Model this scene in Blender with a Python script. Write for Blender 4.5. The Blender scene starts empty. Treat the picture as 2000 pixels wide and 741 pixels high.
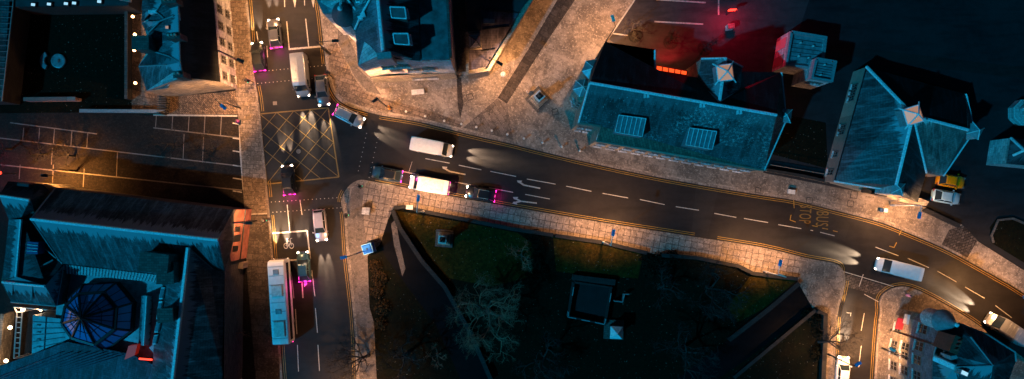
import bpy, math, random
from mathutils import Vector, Matrix
random.seed(7)
SC = bpy.context.scene
COL = SC.collection
H = 95.0; PPM = 14.0; NX, NY = 985.0, 390.0

# ---- a picture position plus a height gives the real place of a point ----
def W(px, py, z=0.0):
    f = (H - z) / (H * PPM)
    return Vector(((px - NX) * f, (NY - py) * f, z))

# ------------------------------------------------------------------ materials
def mat(name):
    m = bpy.data.materials.new(name); m.use_nodes = True
    nt = m.node_tree; nt.nodes.clear()
    out = nt.nodes.new('ShaderNodeOutputMaterial')
    b = nt.nodes.new('ShaderNodeBsdfPrincipled')
    nt.links.new(b.outputs[0], out.inputs[0])
    return m, nt, b
def c4(c): return (c[0], c[1], c[2], 1.0)
def node(nt, t, **kw):
    n = nt.nodes.new(t)
    for k, v in kw.items():
        if k in n.inputs: n.inputs[k].default_value = v
        else: setattr(n, k, v)
    return n
def coords(nt, kind='Object', scale=(1, 1, 1), rot=0.0):
    tc = nt.nodes.new('ShaderNodeTexCoord'); mp = nt.nodes.new('ShaderNodeMapping')
    mp.inputs['Scale'].default_value = scale; mp.inputs['Rotation'].default_value = (0, 0, rot)
    nt.links.new(tc.outputs[kind], mp.inputs[0]); return mp.outputs[0]
def noise(nt, vec, scale, detail=4, rough=.6):
    n = node(nt, 'ShaderNodeTexNoise'); n.inputs['Scale'].default_value = scale
    n.inputs['Detail'].default_value = detail; n.inputs['Roughness'].default_value = rough
    nt.links.new(vec, n.inputs['Vector']); return n.outputs['Fac']
def ramp(nt, fac, stops):
    r = nt.nodes.new('ShaderNodeValToRGB'); e = r.color_ramp.elements
    while len(e) < len(stops): e.new(.5)
    for i, (p, c) in enumerate(stops):
        e[i].position = p; e[i].color = c4(c) if hasattr(c, '__len__') else (c, c, c, 1)
    nt.links.new(fac, r.inputs[0]); return r.outputs[0]
def mix(nt, fac, a, b, mode='MIX'):
    m = nt.nodes.new('ShaderNodeMix'); m.data_type = 'RGBA'; m.blend_type = mode
    for s, v in ((0, fac), (6, a), (7, b)):
        if hasattr(v, 'links'): nt.links.new(v, m.inputs[s])
        elif s == 0: m.inputs[0].default_value = v
        else: m.inputs[s].default_value = c4(v)
    return m.outputs[2]
def bump(nt, b, h, strength=.5, dist=.05):
    n = nt.nodes.new('ShaderNodeBump'); n.inputs['Strength'].default_value = strength
    n.inputs['Distance'].default_value = dist
    nt.links.new(h, n.inputs['Height']); nt.links.new(n.outputs[0], b.inputs['Normal'])
def brick(nt, vec, w, h, mortar=.02, c1=.75, c2=1.1, off=.5, mc=.15):
    t = nt.nodes.new('ShaderNodeTexBrick'); t.offset = off
    t.inputs['Scale'].default_value = 1; t.inputs['Brick Width'].default_value = w
    t.inputs['Row Height'].default_value = h; t.inputs['Mortar Size'].default_value = mortar
    t.inputs['Color1'].default_value = (c1,)*3+(1,); t.inputs['Color2'].default_value = (c2,)*3+(1,)
    t.inputs['Mortar'].default_value = (mc,)*3+(1,); t.inputs['Mortar Smooth'].default_value = .2
    nt.links.new(vec, t.inputs['Vector']); return t

def m_plain(name, c, rough=.6, metal=0, var=.25, scale=3, coat=0):
    m, nt, b = mat(name)
    v = coords(nt); f = noise(nt, v, scale, 5)
    col = ramp(nt, f, [(.3, [x*(1-var) for x in c]), (.7, [min(1, x*(1+var)) for x in c])])
    nt.links.new(col, b.inputs['Base Color'])
    b.inputs['Roughness'].default_value = rough; b.inputs['Metallic'].default_value = metal
    if coat: b.inputs['Coat Weight'].default_value = coat; b.inputs['Coat Roughness'].default_value = .06
    return m
def m_emit(name, c, s):
    m, nt, b = mat(name)
    b.inputs['Base Color'].default_value = c4([x*.5 for x in c])
    b.inputs['Emission Color'].default_value = c4(c); b.inputs['Emission Strength'].default_value = s
    return m
def m_glass(name, c=(.01, .012, .015), rough=.08):
    m, nt, b = mat(name)
    b.inputs['Base Color'].default_value = c4(c); b.inputs['Roughness'].default_value = rough
    b.inputs['Specular IOR Level'].default_value = .8
    return m
def m_asphalt(name, c=(.0115, .0095, .0098), sc=1.0):
    m, nt, b = mat(name)
    v = coords(nt)
    big = noise(nt, v, .12, 6, .65); mid = noise(nt, v, 1.2, 6, .7); fine = noise(nt, v, 4.5, 5, .85)
    a = mix(nt, big, [x*.55 for x in c], [x*1.5 for x in c])
    a = mix(nt, ramp(nt, mid, [(.35, 0), (.68, .75)]), a, [x*1.55 for x in c])
    # wheel polished and patched strips
    v2 = coords(nt, scale=(.35, 1.6, 1), rot=math.radians(11))
    st = noise(nt, v2, .5, 4, .6)
    a = mix(nt, ramp(nt, st, [(.5, 0), (.62, .5)]), a, [x*.5 for x in c])
    sp = ramp(nt, fine, [(.66, 0), (.8, .8)])
    a = mix(nt, sp, a, [min(.14, x*5) for x in c])
    nt.links.new(a, b.inputs['Base Color'])
    rg = ramp(nt, big, [(.3, .5), (.7, .85)])
    nt.links.new(rg, b.inputs['Roughness']); b.inputs['Specular IOR Level'].default_value = .05 if c[0] < .01 else .25; bump(nt, b, fine, .4, .02)
    return m
def m_flags(name, c, w=.9, h=.75, rot=0, mortar=.03, stain=.6, off=.5, var=.35, mc=.12, crack=.0):
    m, nt, b = mat(name)
    v = coords(nt, rot=rot)
    # bend the joints a little
    nz = node(nt, 'ShaderNodeTexNoise'); nz.inputs['Scale'].default_value = .8
    nt.links.new(v, nz.inputs['Vector'])
    mv = nt.nodes.new('ShaderNodeVectorMath'); mv.operation = 'SCALE'; mv.inputs['Scale'].default_value = .12
    nt.links.new(nz.outputs['Color'], mv.inputs[0])
    ad = nt.nodes.new('ShaderNodeVectorMath'); nt.links.new(v, ad.inputs[0]); nt.links.new(mv.outputs[0], ad.inputs[1])
    t = brick(nt, ad.outputs[0], w, h, mortar, 1-var, 1+var*.5, off, mc)
    base = mix(nt, 1.0, c, t.outputs['Color'], 'MULTIPLY')
    n1 = noise(nt, v, .35, 7, .7); n2 = noise(nt, v, 1.5, 6, .8); n3 = noise(nt, v, 4.2, 4, .8)
    base = mix(nt, ramp(nt, n1, [(.42, 0), (.60, stain)]), base, [x*.4 for x in c])
    base = mix(nt, ramp(nt, n2, [(.5, 0), (.62, .85)]), base, [x*.38 for x in c])
    base = mix(nt, ramp(nt, n3, [(.53, 0), (.66, .75)]), base, [min(1, x*1.9) for x in c])
    if crack:
        vo = node(nt, 'ShaderNodeTexVoronoi', feature='DISTANCE_TO_EDGE'); vo.inputs['Scale'].default_value = crack
        nt.links.new(ad.outputs[0], vo.inputs['Vector'])
        base = mix(nt, mix(nt, 1.0, ramp(nt, vo.outputs['Distance'], [(0, .75), (.022, 0)]), ramp(nt, n1, [(.45, 0), (.6, 1)]), 'MULTIPLY'), base, [x*.3 for x in c])
    nt.links.new(base, b.inputs['Base Color']); b.inputs['Roughness'].default_value = .8; b.inputs['Specular IOR Level'].default_value = .2
    bump(nt, b, t.outputs['Color'], .5, .03)
    return m
def m_slate(name, c, streak=.75, lichen=.0, seam=0, ridge=.85):
    m, nt, b = mat(name)
    v = coords(nt, 'UV')
    t = brick(nt, v, .45, .32, .025, .72, 1.2, .5, .45)
    vs = coords(nt, 'UV', scale=(1.1, .14, 1)); s1 = noise(nt, vs, 1.3, 6, .75)
    vs2 = coords(nt, 'UV', scale=(1, .5, 1)); s2 = noise(nt, vs2, .5, 6, .7)
    base = mix(nt, 1.0, c, t.outputs['Color'], 'MULTIPLY')
    base = mix(nt, ramp(nt, s2, [(.38, .85), (.62, 0)]), base, [x*.15 for x in c])
    base = mix(nt, ramp(nt, s1, [(.5, 0), (.68, streak)]), base, [min(1, x*2.3) for x in c])
    # lime washed off the ridge: v is 0 at the top edge of each slope
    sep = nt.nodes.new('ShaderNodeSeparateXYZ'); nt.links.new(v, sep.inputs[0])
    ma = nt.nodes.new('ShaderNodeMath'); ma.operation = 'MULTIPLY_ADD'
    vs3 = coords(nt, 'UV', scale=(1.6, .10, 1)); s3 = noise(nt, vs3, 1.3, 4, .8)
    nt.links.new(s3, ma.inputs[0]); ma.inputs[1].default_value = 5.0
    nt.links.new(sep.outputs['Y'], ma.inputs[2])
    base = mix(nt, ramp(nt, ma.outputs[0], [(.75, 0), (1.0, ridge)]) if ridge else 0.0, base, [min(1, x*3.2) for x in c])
    if lichen:
        n4 = noise(nt, v, 2.6, 6, .9); n5 = noise(nt, v, .13, 3, .6)
        k = mix(nt, 1.0, ramp(nt, n4, [(.52, 0), (.58, 1)]), ramp(nt, n5, [(.5, 0), (.62, 1)]), 'MULTIPLY')
        k = mix(nt, 1.0, k, (lichen,)*3, 'MULTIPLY')
        base = mix(nt, k, base, (.5, .55, .55))
        n6 = noise(nt, v, 3.3, 2, .9)
        base = mix(nt, ramp(nt, n6, [(.66, 0), (.70, .8)]), base, (.6, .6, .6))
    nt.links.new(base, b.inputs['Base Color']); b.inputs['Roughness'].default_value = .62; b.inputs['Specular IOR Level'].default_value = .25
    bump(nt, b, t.outputs['Color'], .35, .03)
    return m
def m_stone(name, c, w=.6, h=.3, stain=.5):
    m, nt, b = mat(name)
    v = coords(nt, 'UV'); t = brick(nt, v, w, h, .025, .6, 1.25, .5, .45)
    n = noise(nt, v, .9, 6, .8); n2 = noise(nt, v, 3, 5, .85)
    base = mix(nt, 1.0, c, t.outputs['Color'], 'MULTIPLY')
    base = mix(nt, ramp(nt, n, [(.42, 0), (.7, stain)]), base, [x*.3 for x in c])
    base = mix(nt, ramp(nt, n2, [(.58, 0), (.75, .6)]), base, [min(1, x*1.8) for x in c])
    nt.links.new(base, b.inputs['Base Color']); b.inputs['Roughness'].default_value = .85
    bump(nt, b, n2, .8, .06)
    return m
def m_grass(name, a, bcol):
    m, nt, b = mat(name)
    v = coords(nt); n = noise(nt, v, .45, 7, .75); n2 = noise(nt, v, 2.6, 6, .85)
    base = mix(nt, ramp(nt, n, [(.38, 0), (.62, 1)]), a, bcol)
    base = mix(nt, ramp(nt, n2, [(.4, .8), (.6, 0)]), base, [x*.25 for x in a])
    n3 = noise(nt, v, 4.4, 1, .9)
    base = mix(nt, ramp(nt, n3, [(.745, 0), (.76, .8)]), base, (.35, .3, .25))
    nt.links.new(base, b.inputs['Base Color']); b.inputs['Roughness'].default_value = .95
    b.inputs['Specular IOR Level'].default_value = .1
    bump(nt, b, n2, .9, .08)
    return m
def m_paint(name, c, wear=.35):
    m, nt, b = mat(name)
    v = coords(nt); n = noise(nt, v, 3.5, 7, .8); n2 = noise(nt, v, .4, 3)
    f = mix(nt, 1.0, ramp(nt, n, [(.5, 0), (.64, 1)]), ramp(nt, n2, [(.35, wear), (.6, wear*1.8)]), 'MULTIPLY')
    nt.links.new(mix(nt, f, c, (.06, .05, .045)), b.inputs['Base Color'])
    b.inputs['Roughness'].default_value = .6
    return m

M = {}
M['asphalt'] = m_asphalt('asphalt')
M['asphalt_dark'] = m_asphalt('dark tarmac', (.012, .012, .014))
M['asphalt_patch'] = m_asphalt('patched tarmac', (.015, .013, .013))
M['tarmac_red'] = m_asphalt('car park tarmac', (.034, .028, .030))
M['path'] = m_asphalt('shade-darkened park path', (.0035, .0035, .0045))  # near black: the shade over the path is put into its colour
M['earth'] = m_plain('dark ground', (.012, .012, .013), .95, var=.5, scale=.4)
M['plaza'] = m_flags('plaza concrete', (.29, .225, .18), 5.5, 3.6, math.radians(33), .012, .95, .3, .3, .35, .42)
M['plaza_band'] = m_flags('dark granite band', (.055, .042, .036), 1.3, .65, math.radians(33), .02, .4, .5, .5, .4)
M['plaza_setts'] = m_flags('worn flagstones', (.16, .125, .105), 1.3, .75, math.radians(58), .03, .55, .5, .6, .25)
M['flags_kerb'] = m_flags('brown flagstones by kerb', (.17, .12, .09), 1.1, .62, math.radians(18), .035, .6, .5, .55, .2)
M['flags_south'] = m_flags('square paving slabs', (.26, .20, .165), .9, .86, math.radians(-79.5), .045, .45, .02, .25, .13, .12)
M['flags_north'] = m_flags('north pavement', (.21, .165, .135), 1.9, 1.3, math.radians(12), .015, .75, .4, .3, .35, .5)
M['flags_west'] = m_flags('west pavement setts', (.20, .15, .115), .95, .62, math.radians(4), .035, .5, .5, .4, .2)
M['flags_westlow'] = m_flags('stained pavement', (.12, .095, .08), 1.6, .9, math.radians(4), .03, .95, .5, .4, .2, .3)
M['concrete_path'] = m_flags('smooth concrete pavement', (.13, .105, .092), 6, 4, 0, .01, .4, .3, .1, .5, .1)
M['kerb'] = m_flags('kerb granite', (.24, .19, .155), .9, 9, 0, .03, .5, 0, .3, .25)
M['herring'] = m_flags('herringbone brick', (.20, .135, .09), .42, .2, math.radians(50), .03, .35, .5, .6, .12)
M['yard'] = m_flags('yard setts', (.022, .016, .013), .3, .22, math.radians(7), .02, .7, .5, .5, .3)
M['setts_dark'] = m_flags('dark stone setts', (.09, .07, .06), .5, .35, math.radians(-20), .05, .8, .5, .7, .1)
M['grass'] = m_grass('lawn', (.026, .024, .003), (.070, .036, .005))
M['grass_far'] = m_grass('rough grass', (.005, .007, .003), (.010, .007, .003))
M['shrub'] = m_grass('shrubs', (.008, .011, .005), (.018, .014, .008))
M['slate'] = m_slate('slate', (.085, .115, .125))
M['slate_dark_shade'] = m_slate('dark and shaded slate', (.05, .056, .062), ridge=.4)  # darker copy: shade painted into slopes turned from the moon; small house all over
M['slate_deep_shade'] = m_slate('slate in deep shade', (.014, .016, .018), ridge=.5)  # slate taken almost to black, painting the shade of slopes the moon misses
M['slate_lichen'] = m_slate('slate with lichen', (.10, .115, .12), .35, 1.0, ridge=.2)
M['lead'] = m_plain('lead ridge', (.80, .82, .83), .5, 0, .3, 4)
M['lead_dim'] = m_plain('dull lead', (.25, .26, .27), .5, 0, .3, 4)
M['metal_roof'] = m_plain('grey metal roof', (.22, .25, .27), .45, .2, .4, 1.5)
M['flat_roof'] = m_plain('flat felt roof', (.10, .11, .115), .8, 0, .55, .8)
M['flat_dark'] = m_plain('black felt roof', (.025, .027, .03), .8, 0, .5, .8)
M['purple_roof'] = m_slate('ribbed roof sheet', (.12, .10, .13), .5, ridge=0)
M['stone'] = m_stone('sandstone', (.34, .27, .20))
M['stone_grey'] = m_stone('grey rubble stone', (.62, .57, .56), .8, .4, .8)
M['stone_pink'] = m_stone('pink render', (.36, .20, .17), 3, 3, .3)
M['stone_dark'] = m_stone('dark stone', (.10, .085, .075))
M['stone_black'] = m_stone('blackened stone', (.018, .016, .015))
M['stone_tan'] = m_stone('tan harled wall', (.38, .28, .22), 8, 8, .45)
M['white'] = m_paint('white road paint', (.40, .36, .32), .5)
M['yellow'] = m_paint('yellow road paint', (.28, .155, .014), .6)
M['band'] = m_paint('pale paving band', (.15, .12, .10), .6)
M['glass'] = m_glass('dark glass')
M['glass_blue'] = m_glass('blue dome glass', (.05, .17, .42), .35)
M['glass_car'] = m_glass('car glass', (.02, .03, .035), .05)
M['frame'] = m_plain('painted window frame', (.13, .12, .11), .5)
M['tyre'] = m_plain('tyre rubber', (.02, .02, .02), .9)
M['rim'] = m_plain('alloy rim', (.5, .5, .5), .3, .8)
M['black_metal'] = m_plain('black metal', (.02, .02, .022), .4, .3)
M['galv'] = m_plain('galvanised pole', (.45, .43, .40), .45, .4)
M['pole_white'] = m_plain('pale painted pole', (.7, .66, .6), .5)
M['lamp_blue'] = m_plain('blue lamp housing', (.05, .25, .6), .4)
M['kiosk'] = m_plain('bright blue painted wood', (.0, .13, .62), .8, var=.12)
M['enclosure_floor'] = m_plain('enclosure floor', (.004, .006, .007), .95, var=.5, scale=.8)
M['bark'] = m_plain('bark', (.07, .055, .045), .9)
M['twig'] = m_plain('pale twigs', (.33, .15, .09), .9)
M['twig_dark'] = m_plain('dark twigs', (.02, .017, .015), .9)
M['slab_white'] = m_plain('white stone slab', (.62, .58, .54), .6)
M['yellow_faint'] = m_paint('faded yellow road paint', (.16, .09, .01), .6)
M['red_brick'] = m_stone('red brick', (.28, .07, .04), .3, .1)
M['lamp_warm'] = m_emit('warm lamp lens', (1, .50, .18), 14)
M['lamp_lens'] = m_emit('street lamp lens', (1, .72, .45), 25)
M['head'] = m_emit('headlamp lens', (1, .82, .6), 9)
M['tail'] = m_emit('tail lamp lens', (1, .02, .35), 6)
M['red_glow'] = m_emit('red neon strip', (1, .05, .02), 3)
M['red_window'] = m_emit('red lit window', (1, .08, .015), 1.7)
M['lantern'] = m_emit('lit lantern glass', (1, .48, .30), .38)
M['screen'] = m_emit('lit rooflight', (.5, .85, 1), .8)
M['pyr_glass'] = m_glass('rooflight glass pale', (.34, .33, .36), .3)

# ------------------------------------------------------------------ mesh tools
def root_of(o):
    while o.parent: o = o.parent
    return o
class MB:
    def __init__(s): s.v = []; s.f = []
    def add(s, pts, faces):
        n = len(s.v); s.v += [Vector(p) for p in pts]; s.f += [[i+n for i in f] for f in faces]; return s
    def poly(s, pts): return s.add(pts, [list(range(len(pts)))])
    def prism(s, top, zb):
        """top: list of Vectors (each its own z); walls go straight down to zb"""
        n = len(top); a = sum(top[i].x*top[(i+1) % n].y-top[(i+1) % n].x*top[i].y for i in range(n))
        if a < 0: top = top[::-1]
        bot = [Vector((p.x, p.y, zb)) for p in top]
        fs = [[i+n, (i+1) % n+n, (i+1) % n, i] for i in range(n)]
        fs.append(list(range(n))); fs.append([i+n for i in range(n)][::-1])
        return s.add(top+bot, fs)
    def skirt(s, top, zb):
        n = len(top); a = sum(top[i].x*top[(i+1) % n].y-top[(i+1) % n].x*top[i].y for i in range(n))
        if a < 0: top = top[::-1]
        bot = [Vector((p.x, p.y, zb)) for p in top]
        return s.add(top+bot, [[i+n, (i+1) % n+n, (i+1) % n, i] for i in range(n)])
    def box(s, c, size, rz=0.0, taper=1.0):
        c = Vector(c); x, y, z = [q/2 for q in size]; R = Matrix.Rotation(rz, 3, 'Z')
        pts = []
        for k, t in ((-z, 1), (z, taper)):
            for a, b in ((-x, -y), (x, -y), (x, y), (-x, y)): pts.append(c+R@Vector((a*t, b*t, k)))
        return s.add(pts, [[3, 2, 1, 0], [4, 5, 6, 7], [0, 1, 5, 4], [1, 2, 6, 5], [2, 3, 7, 6], [3, 0, 4, 7]])
    def tube(s, path, rad, n=6, cap=True):
        path = [Vector(p) for p in path]
        if not hasattr(rad, '__len__'): rad = [rad]*len(path)
        pts = []; m = len(path)
        for i, p in enumerate(path):
            d = (path[min(i+1, m-1)]-path[max(i-1, 0)])
            if d.length < 1e-6: d = Vector((0, 0, 1))
            d.normalize(); u = d.orthogonal() if abs(d.z) > .99 else d.cross(Vector((0, 0, 1)))
            u.normalize(); w = d.cross(u)
            for k in range(n):
                a = 2*math.pi*k/n; pts.append(p+(u*math.cos(a)+w*math.sin(a))*rad[i])
        fs = []
        for i in range(m-1):
            for k in range(n): fs.append([i*n+k, i*n+(k+1) % n, (i+1)*n+(k+1) % n, (i+1)*n+k])
        if cap: fs += [list(range(n))[::-1], [(m-1)*n+k for k in range(n)]]
        return s.add(pts, fs)
    def lathe(s, c, prof, n=16, rz=0.0):
        """prof: (radius, z) from the bottom up"""
        c = Vector(c); pts = []; fs = []
        for r, z in prof:
            for k in range(n):
                a = rz+2*math.pi*k/n; pts.append(c+Vector((max(r, .001)*math.cos(a), max(r, .001)*math.sin(a), z)))
        m = len(prof)
        for i in range(m-1):
            for k in range(n): fs.append([i*n+k, i*n+(k+1) % n, (i+1)*n+(k+1) % n, (i+1)*n+k])
        fs += [list(range(n))[::-1], [(m-1)*n+k for k in range(n)]]
        return s.add(pts, fs)
    def build(s, name, m, parent=None, world=True, smooth=False):
        me = bpy.data.meshes.new(name)
        off = Vector((0, 0, 0))
        if parent is not None and world: off = root_of(parent).location
        me.from_pydata([tuple(p-off) for p in s.v], [], s.f); me.update()
        uv = me.uv_layers.new(name='UVMap')
        for p in me.polygons:
            nrm = p.normal; u = Vector((0, 0, 1)).cross(nrm)
            if u.length < .02: u = Vector((1, 0, 0))
            u.normalize(); w = nrm.cross(u)
            vals = [(me.vertices[me.loops[l].vertex_index].co.dot(u), me.vertices[me.loops[l].vertex_index].co.dot(w)) for l in p.loop_indices]
            top = max(b for a, b in vals)
            for l, (a, b) in zip(p.loop_indices, vals): uv.data[l].uv = (a, b-top)
            p.use_smooth = smooth
        me.materials.append(M[m] if isinstance(m, str) else m)
        o = bpy.data.objects.new(name, me); COL.objects.link(o)
        if parent is not None: o.parent = parent
        return o
def tag(o, label=None, cat=None, group=None, kind=None):
    if label: o['label'] = label
    if cat: o['category'] = cat
    if group: o['group'] = group
    if kind: o['kind'] = kind
    return o
def empty(name, loc, label, cat, group=None, rz=0.0):
    o = bpy.data.objects.new(name, None); COL.objects.link(o)
    o.location = loc; o.rotation_euler = (0, 0, rz); o.empty_display_size = .5
    return tag(o, label, cat, group)
def onp(px, py, A, B, C):
    """height at which the picture position lies on the plane through three traced points"""
    a, b, c = W(*A), W(*B), W(*C); n = (b-a).cross(c-a); o = Vector((0, 0, H)); d = W(px, py, 0)-o
    return (px, py, H+d.z*(n.dot(a-o)/n.dot(d)))
def struct(name, mb, m): return tag(mb.build(name, m), kind='structure')
def lamp(name, kind, loc, power, col, parent=None, direction=None, size=150, blend=.5, radius=.15):
    d = bpy.data.lights.new(name, kind); d.energy = power; d.color = col
    if kind == 'SPOT': d.spot_size = math.radians(size); d.spot_blend = blend
    if kind in ('SPOT', 'POINT'): d.shadow_soft_size = radius
    o = bpy.data.objects.new(name, d); COL.objects.link(o); o.location = loc
    if direction is not None: o.rotation_euler = Vector(direction).to_track_quat('-Z', 'Y').to_euler()
    if parent is not None: o.parent = parent
    return o
def copy_tree(o, parent=None):
    c = o.copy(); COL.objects.link(c); c.parent = parent
    for ch in list(o.children): copy_tree(ch, c)
    return c

def cr(pts, n=4):
    """smooth a picture polyline"""
    P = [Vector((p[0], p[1])) for p in pts]; out = []
    for i in range(len(P)-1):
        a, b, c, d = P[max(i-1, 0)], P[i], P[i+1], P[min(i+2, len(P)-1)]
        for k in range(n):
            t = k/n
            out.append(.5*((2*b)+(c-a)*t+(2*a-5*b+4*c-d)*t*t+(3*b-a-3*c+d)*t**3))
    out.append(P[-1]); return out
def wl(pts, z=0.0): return [Vector((*W(p[0], p[1])[:2], z)) for p in pts]
def offset(pts, d):
    """shift a world polyline to its left by d metres"""
    out = []; n = len(pts)
    for i, p in enumerate(pts):
        a = pts[max(i-1, 0)]; b = pts[min(i+1, n-1)]
        t = (b-a).xy.normalized(); out.append(Vector((p.x-t.y*d, p.y+t.x*d, p.z)))
    return out
def strip(mb, pts, width, shift=0.0):
    L = offset(pts, shift+width/2); R = offset(pts, shift-width/2)
    for i in range(len(pts)-1): mb.poly([R[i], R[i+1], L[i+1], L[i]])
    return mb
def curb_strip(mb, pts, width, z0, z1, shift=0.0):
    L = offset(pts, shift+width/2); R = offset(pts, shift-width/2)
    n = len(pts); v = []
    for z in (z1, z0):
        v += [Vector((p.x, p.y, z)) for p in R]+[Vector((p.x, p.y, z)) for p in L]
    f = []
    for i in range(n-1):
        f.append([i, i+1, n+i+1, n+i])
        f.append([2*n+i, 2*n+i+1, i+1, i]); f.append([n+i, n+i+1, 3*n+i+1, 3*n+i])
    f.append([2*n, 0, n, 3*n]); f.append([n-1, 3*n-1, 4*n-1, 2*n-1])
    return mb.add(v, f)
# ------------------------------------------------------------------ the setting
g = MB().add([(-900, -900, -.03), (900, -900, -.03), (900, 900, -.03), (-900, 900, -.03)], [[0, 1, 2, 3]])
struct('ground', g, 'earth')
g = MB().poly(wl([(430, -180), (2200, -180), (2200, 950), (430, 950)], 0.0)); struct('road', g, 'asphalt')

def slab(name, pts, m, z=.12, zb=-.05):
    return struct(name, MB().prism(wl(pts, z), zb), m)
KW = [(462, -180), (482, 0), (491, 119), (498, 166), (504, 200), (513, 290), (521, 378), (527, 440), (536, 560), (543, 640), (550, 741), (564, 940)]
KN = [(604, -180), (624, 0), (628, 28), (638, 119), (640, 134), (644, 154), (650, 175), (662, 193), (680, 205), (700, 212), (747, 224), (819, 236), (920, 261), (1000, 279), (1039, 289), (1152, 316), (1280, 343), (1420, 368), (1500, 381), (1551, 389), (1624, 407), (1716, 431), (1781, 456), (1846, 484), (1895, 510), (1950, 541), (2000, 571), (2180, 690)]
KS = [(713, 940), (699, 741), (696, 665), (691, 600), (680, 502), (675, 427), (670, 402), (670, 388), (676, 375), (687, 362), (704, 354), (727, 357), (801, 371), (902, 390), (1000, 407), (1175, 437), (1350, 464), (1466, 482), (1520, 493), (1575, 507), (1625, 516), (1641, 525), (1648, 545), (1643, 575), (1634, 608), (1630, 657), (1627, 741), (1622, 940)]
KE = [(1697, 940), (1709, 741), (1716, 640), (1720, 608), (1719, 592), (1724, 578), (1741, 566), (1762, 562), (1785, 567), (1819, 583), (1863, 608), (1901, 632), (1933, 656), (1960, 674), (2000, 703), (2180, 840)]
kw, kn, ks, ke = (cr(k, 4) for k in (KW, KN, KS, KE))
def T(v): return [(p[0], p[1]) for p in v]
def split_y(k, y): return [p for p in T(k) if p[1] <= y], [p for p in T(k) if p[1] >= y]
kw1, kw2 = split_y(kw, 419)
slab('pavement', kw1+[(526, 420), (478, 420), (472, 300), (466, 227), (461, 178), (444, 0), (424, -180)], 'flags_west')
slab('pavement', [(478, 421), (526, 421)]+kw2+[(520, 940), (500, 741), (482, 520)], 'flags_westlow', .118)
slab('pavement', T(kn)+[(2180, 600), (2000, 529), (1906, 470), (1880, 440), (1810, 408), (1760, 370), (1500, 300), (1300, 140), (1190, 76), (1240, 0), (1350, -180)], 'plaza')
slab('pavement', T(ks)+[(1600, 940), (1602, 741), (1607, 640), (1600, 607), (1587, 603), (1561, 557), (1553, 543), (1466, 532), (1439, 518), (1358, 502), (1277, 497), (1176, 472), (1000, 447), (910, 430), (829, 414), (789, 405), (768, 408), (758, 430), (742, 478), (718, 500), (722, 600), (731, 632), (736, 741), (742, 940)], 'flags_south')
slab('pavement', T(ke)+[(2180, 940)], 'flags_north')
def sheet(name, pts, m, z=.124): return struct(name, MB().poly(wl(pts, z)), m)
# paving of other kinds laid into the pavements
sheet('paving', [(1090, -2), (1122, 2), (1056, 100), (990, 203), (972, 192), (1030, 100)], 'plaza_band')
sheet('paving', [(1090, -2), (1122, 2), (1230, -180), (1190, -180)], 'plaza_band')
sheet('paving', [(971, 193), (991, 204), (996, 240), (1003, 274), (960, 264), (905, 250)], 'plaza_setts')
sheet('paving', [(892, 152), (901, 152), (905, 205), (899, 232), (894, 205)], 'plaza_band')
sheet('paving', [(640, 90), (658, 84), (690, 150), (712, 180), (760, 196), (830, 214), (905, 240), (900, 250), (819, 230), (747, 217), (700, 206), (680, 199), (664, 186), (654, 172), (648, 152), (644, 130)], 'flags_kerb')
sheet('paving', [(660, 50), (660, 84), (692, 148), (716, 178), (745, 186), (728, 162), (700, 134), (694, 100), (675, 62)], 'concrete_path')
sheet('paving', [(1155, 312), (1300, 342), (1420, 363), (1500, 376), (1560, 387), (1640, 405), (1740, 434), (1850, 480), (1890, 500), (1900, 474), (1880, 444), (1800, 406), (1620, 362), (1490, 338), (1160, 284), (1125, 250), (1105, 262)], 'flags_north')
sheet('paving', [(1852, 450), (1880, 440), (1908, 470), (1888, 504), (1858, 488), (1838, 478)], 'setts_dark', .128)
sheet('paving', [(674, 432), (688, 368), (702, 362), (712, 366), (708, 400), (712, 440), (718, 500), (722, 600), (731, 632), (736, 741), (740, 880), (714, 880), (703, 741), (699, 665), (694, 600), (684, 502)], 'concrete_path')
sheet('paving', [(1562, 548), (1600, 607), (1607, 640), (1603, 741), (1626, 741), (1629, 657), (1632, 608), (1640, 575), (1645, 548), (1640, 530), (1625, 520), (1560, 508)], 'flags_north')
# stone kerbs
for k, w in ((kw, .3), (kn, .3), (ks, .32), (ke, .3)):
    struct('kerb', curb_strip(MB(), wl(k, 0), w, -.04, .135), 'kerb')
# tarmac of other ages on the carriageway
sheet('road_patch', [(1360, 357), (1404, 366), (1380, 468), (1350, 463)], 'asphalt_patch', .004)
sheet('road_patch', [(1650, 548), (1722, 572), (1714, 612), (1640, 590)], 'asphalt_patch', .004)
sheet('road_patch', [(1645, 533), (1742, 563), (1726, 580), (1651, 560)], 'setts_dark', .008)
sheet('road_patch', [(640, 395), (672, 352), (700, 340), (720, 356), (704, 353), (687, 362), (672, 380)], 'asphalt_patch', .004)
sheet('road_patch', [(1560, 392), (1626, 409), (1660, 440), (1650, 470), (1540, 448)], 'asphalt_patch', .004)
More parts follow.
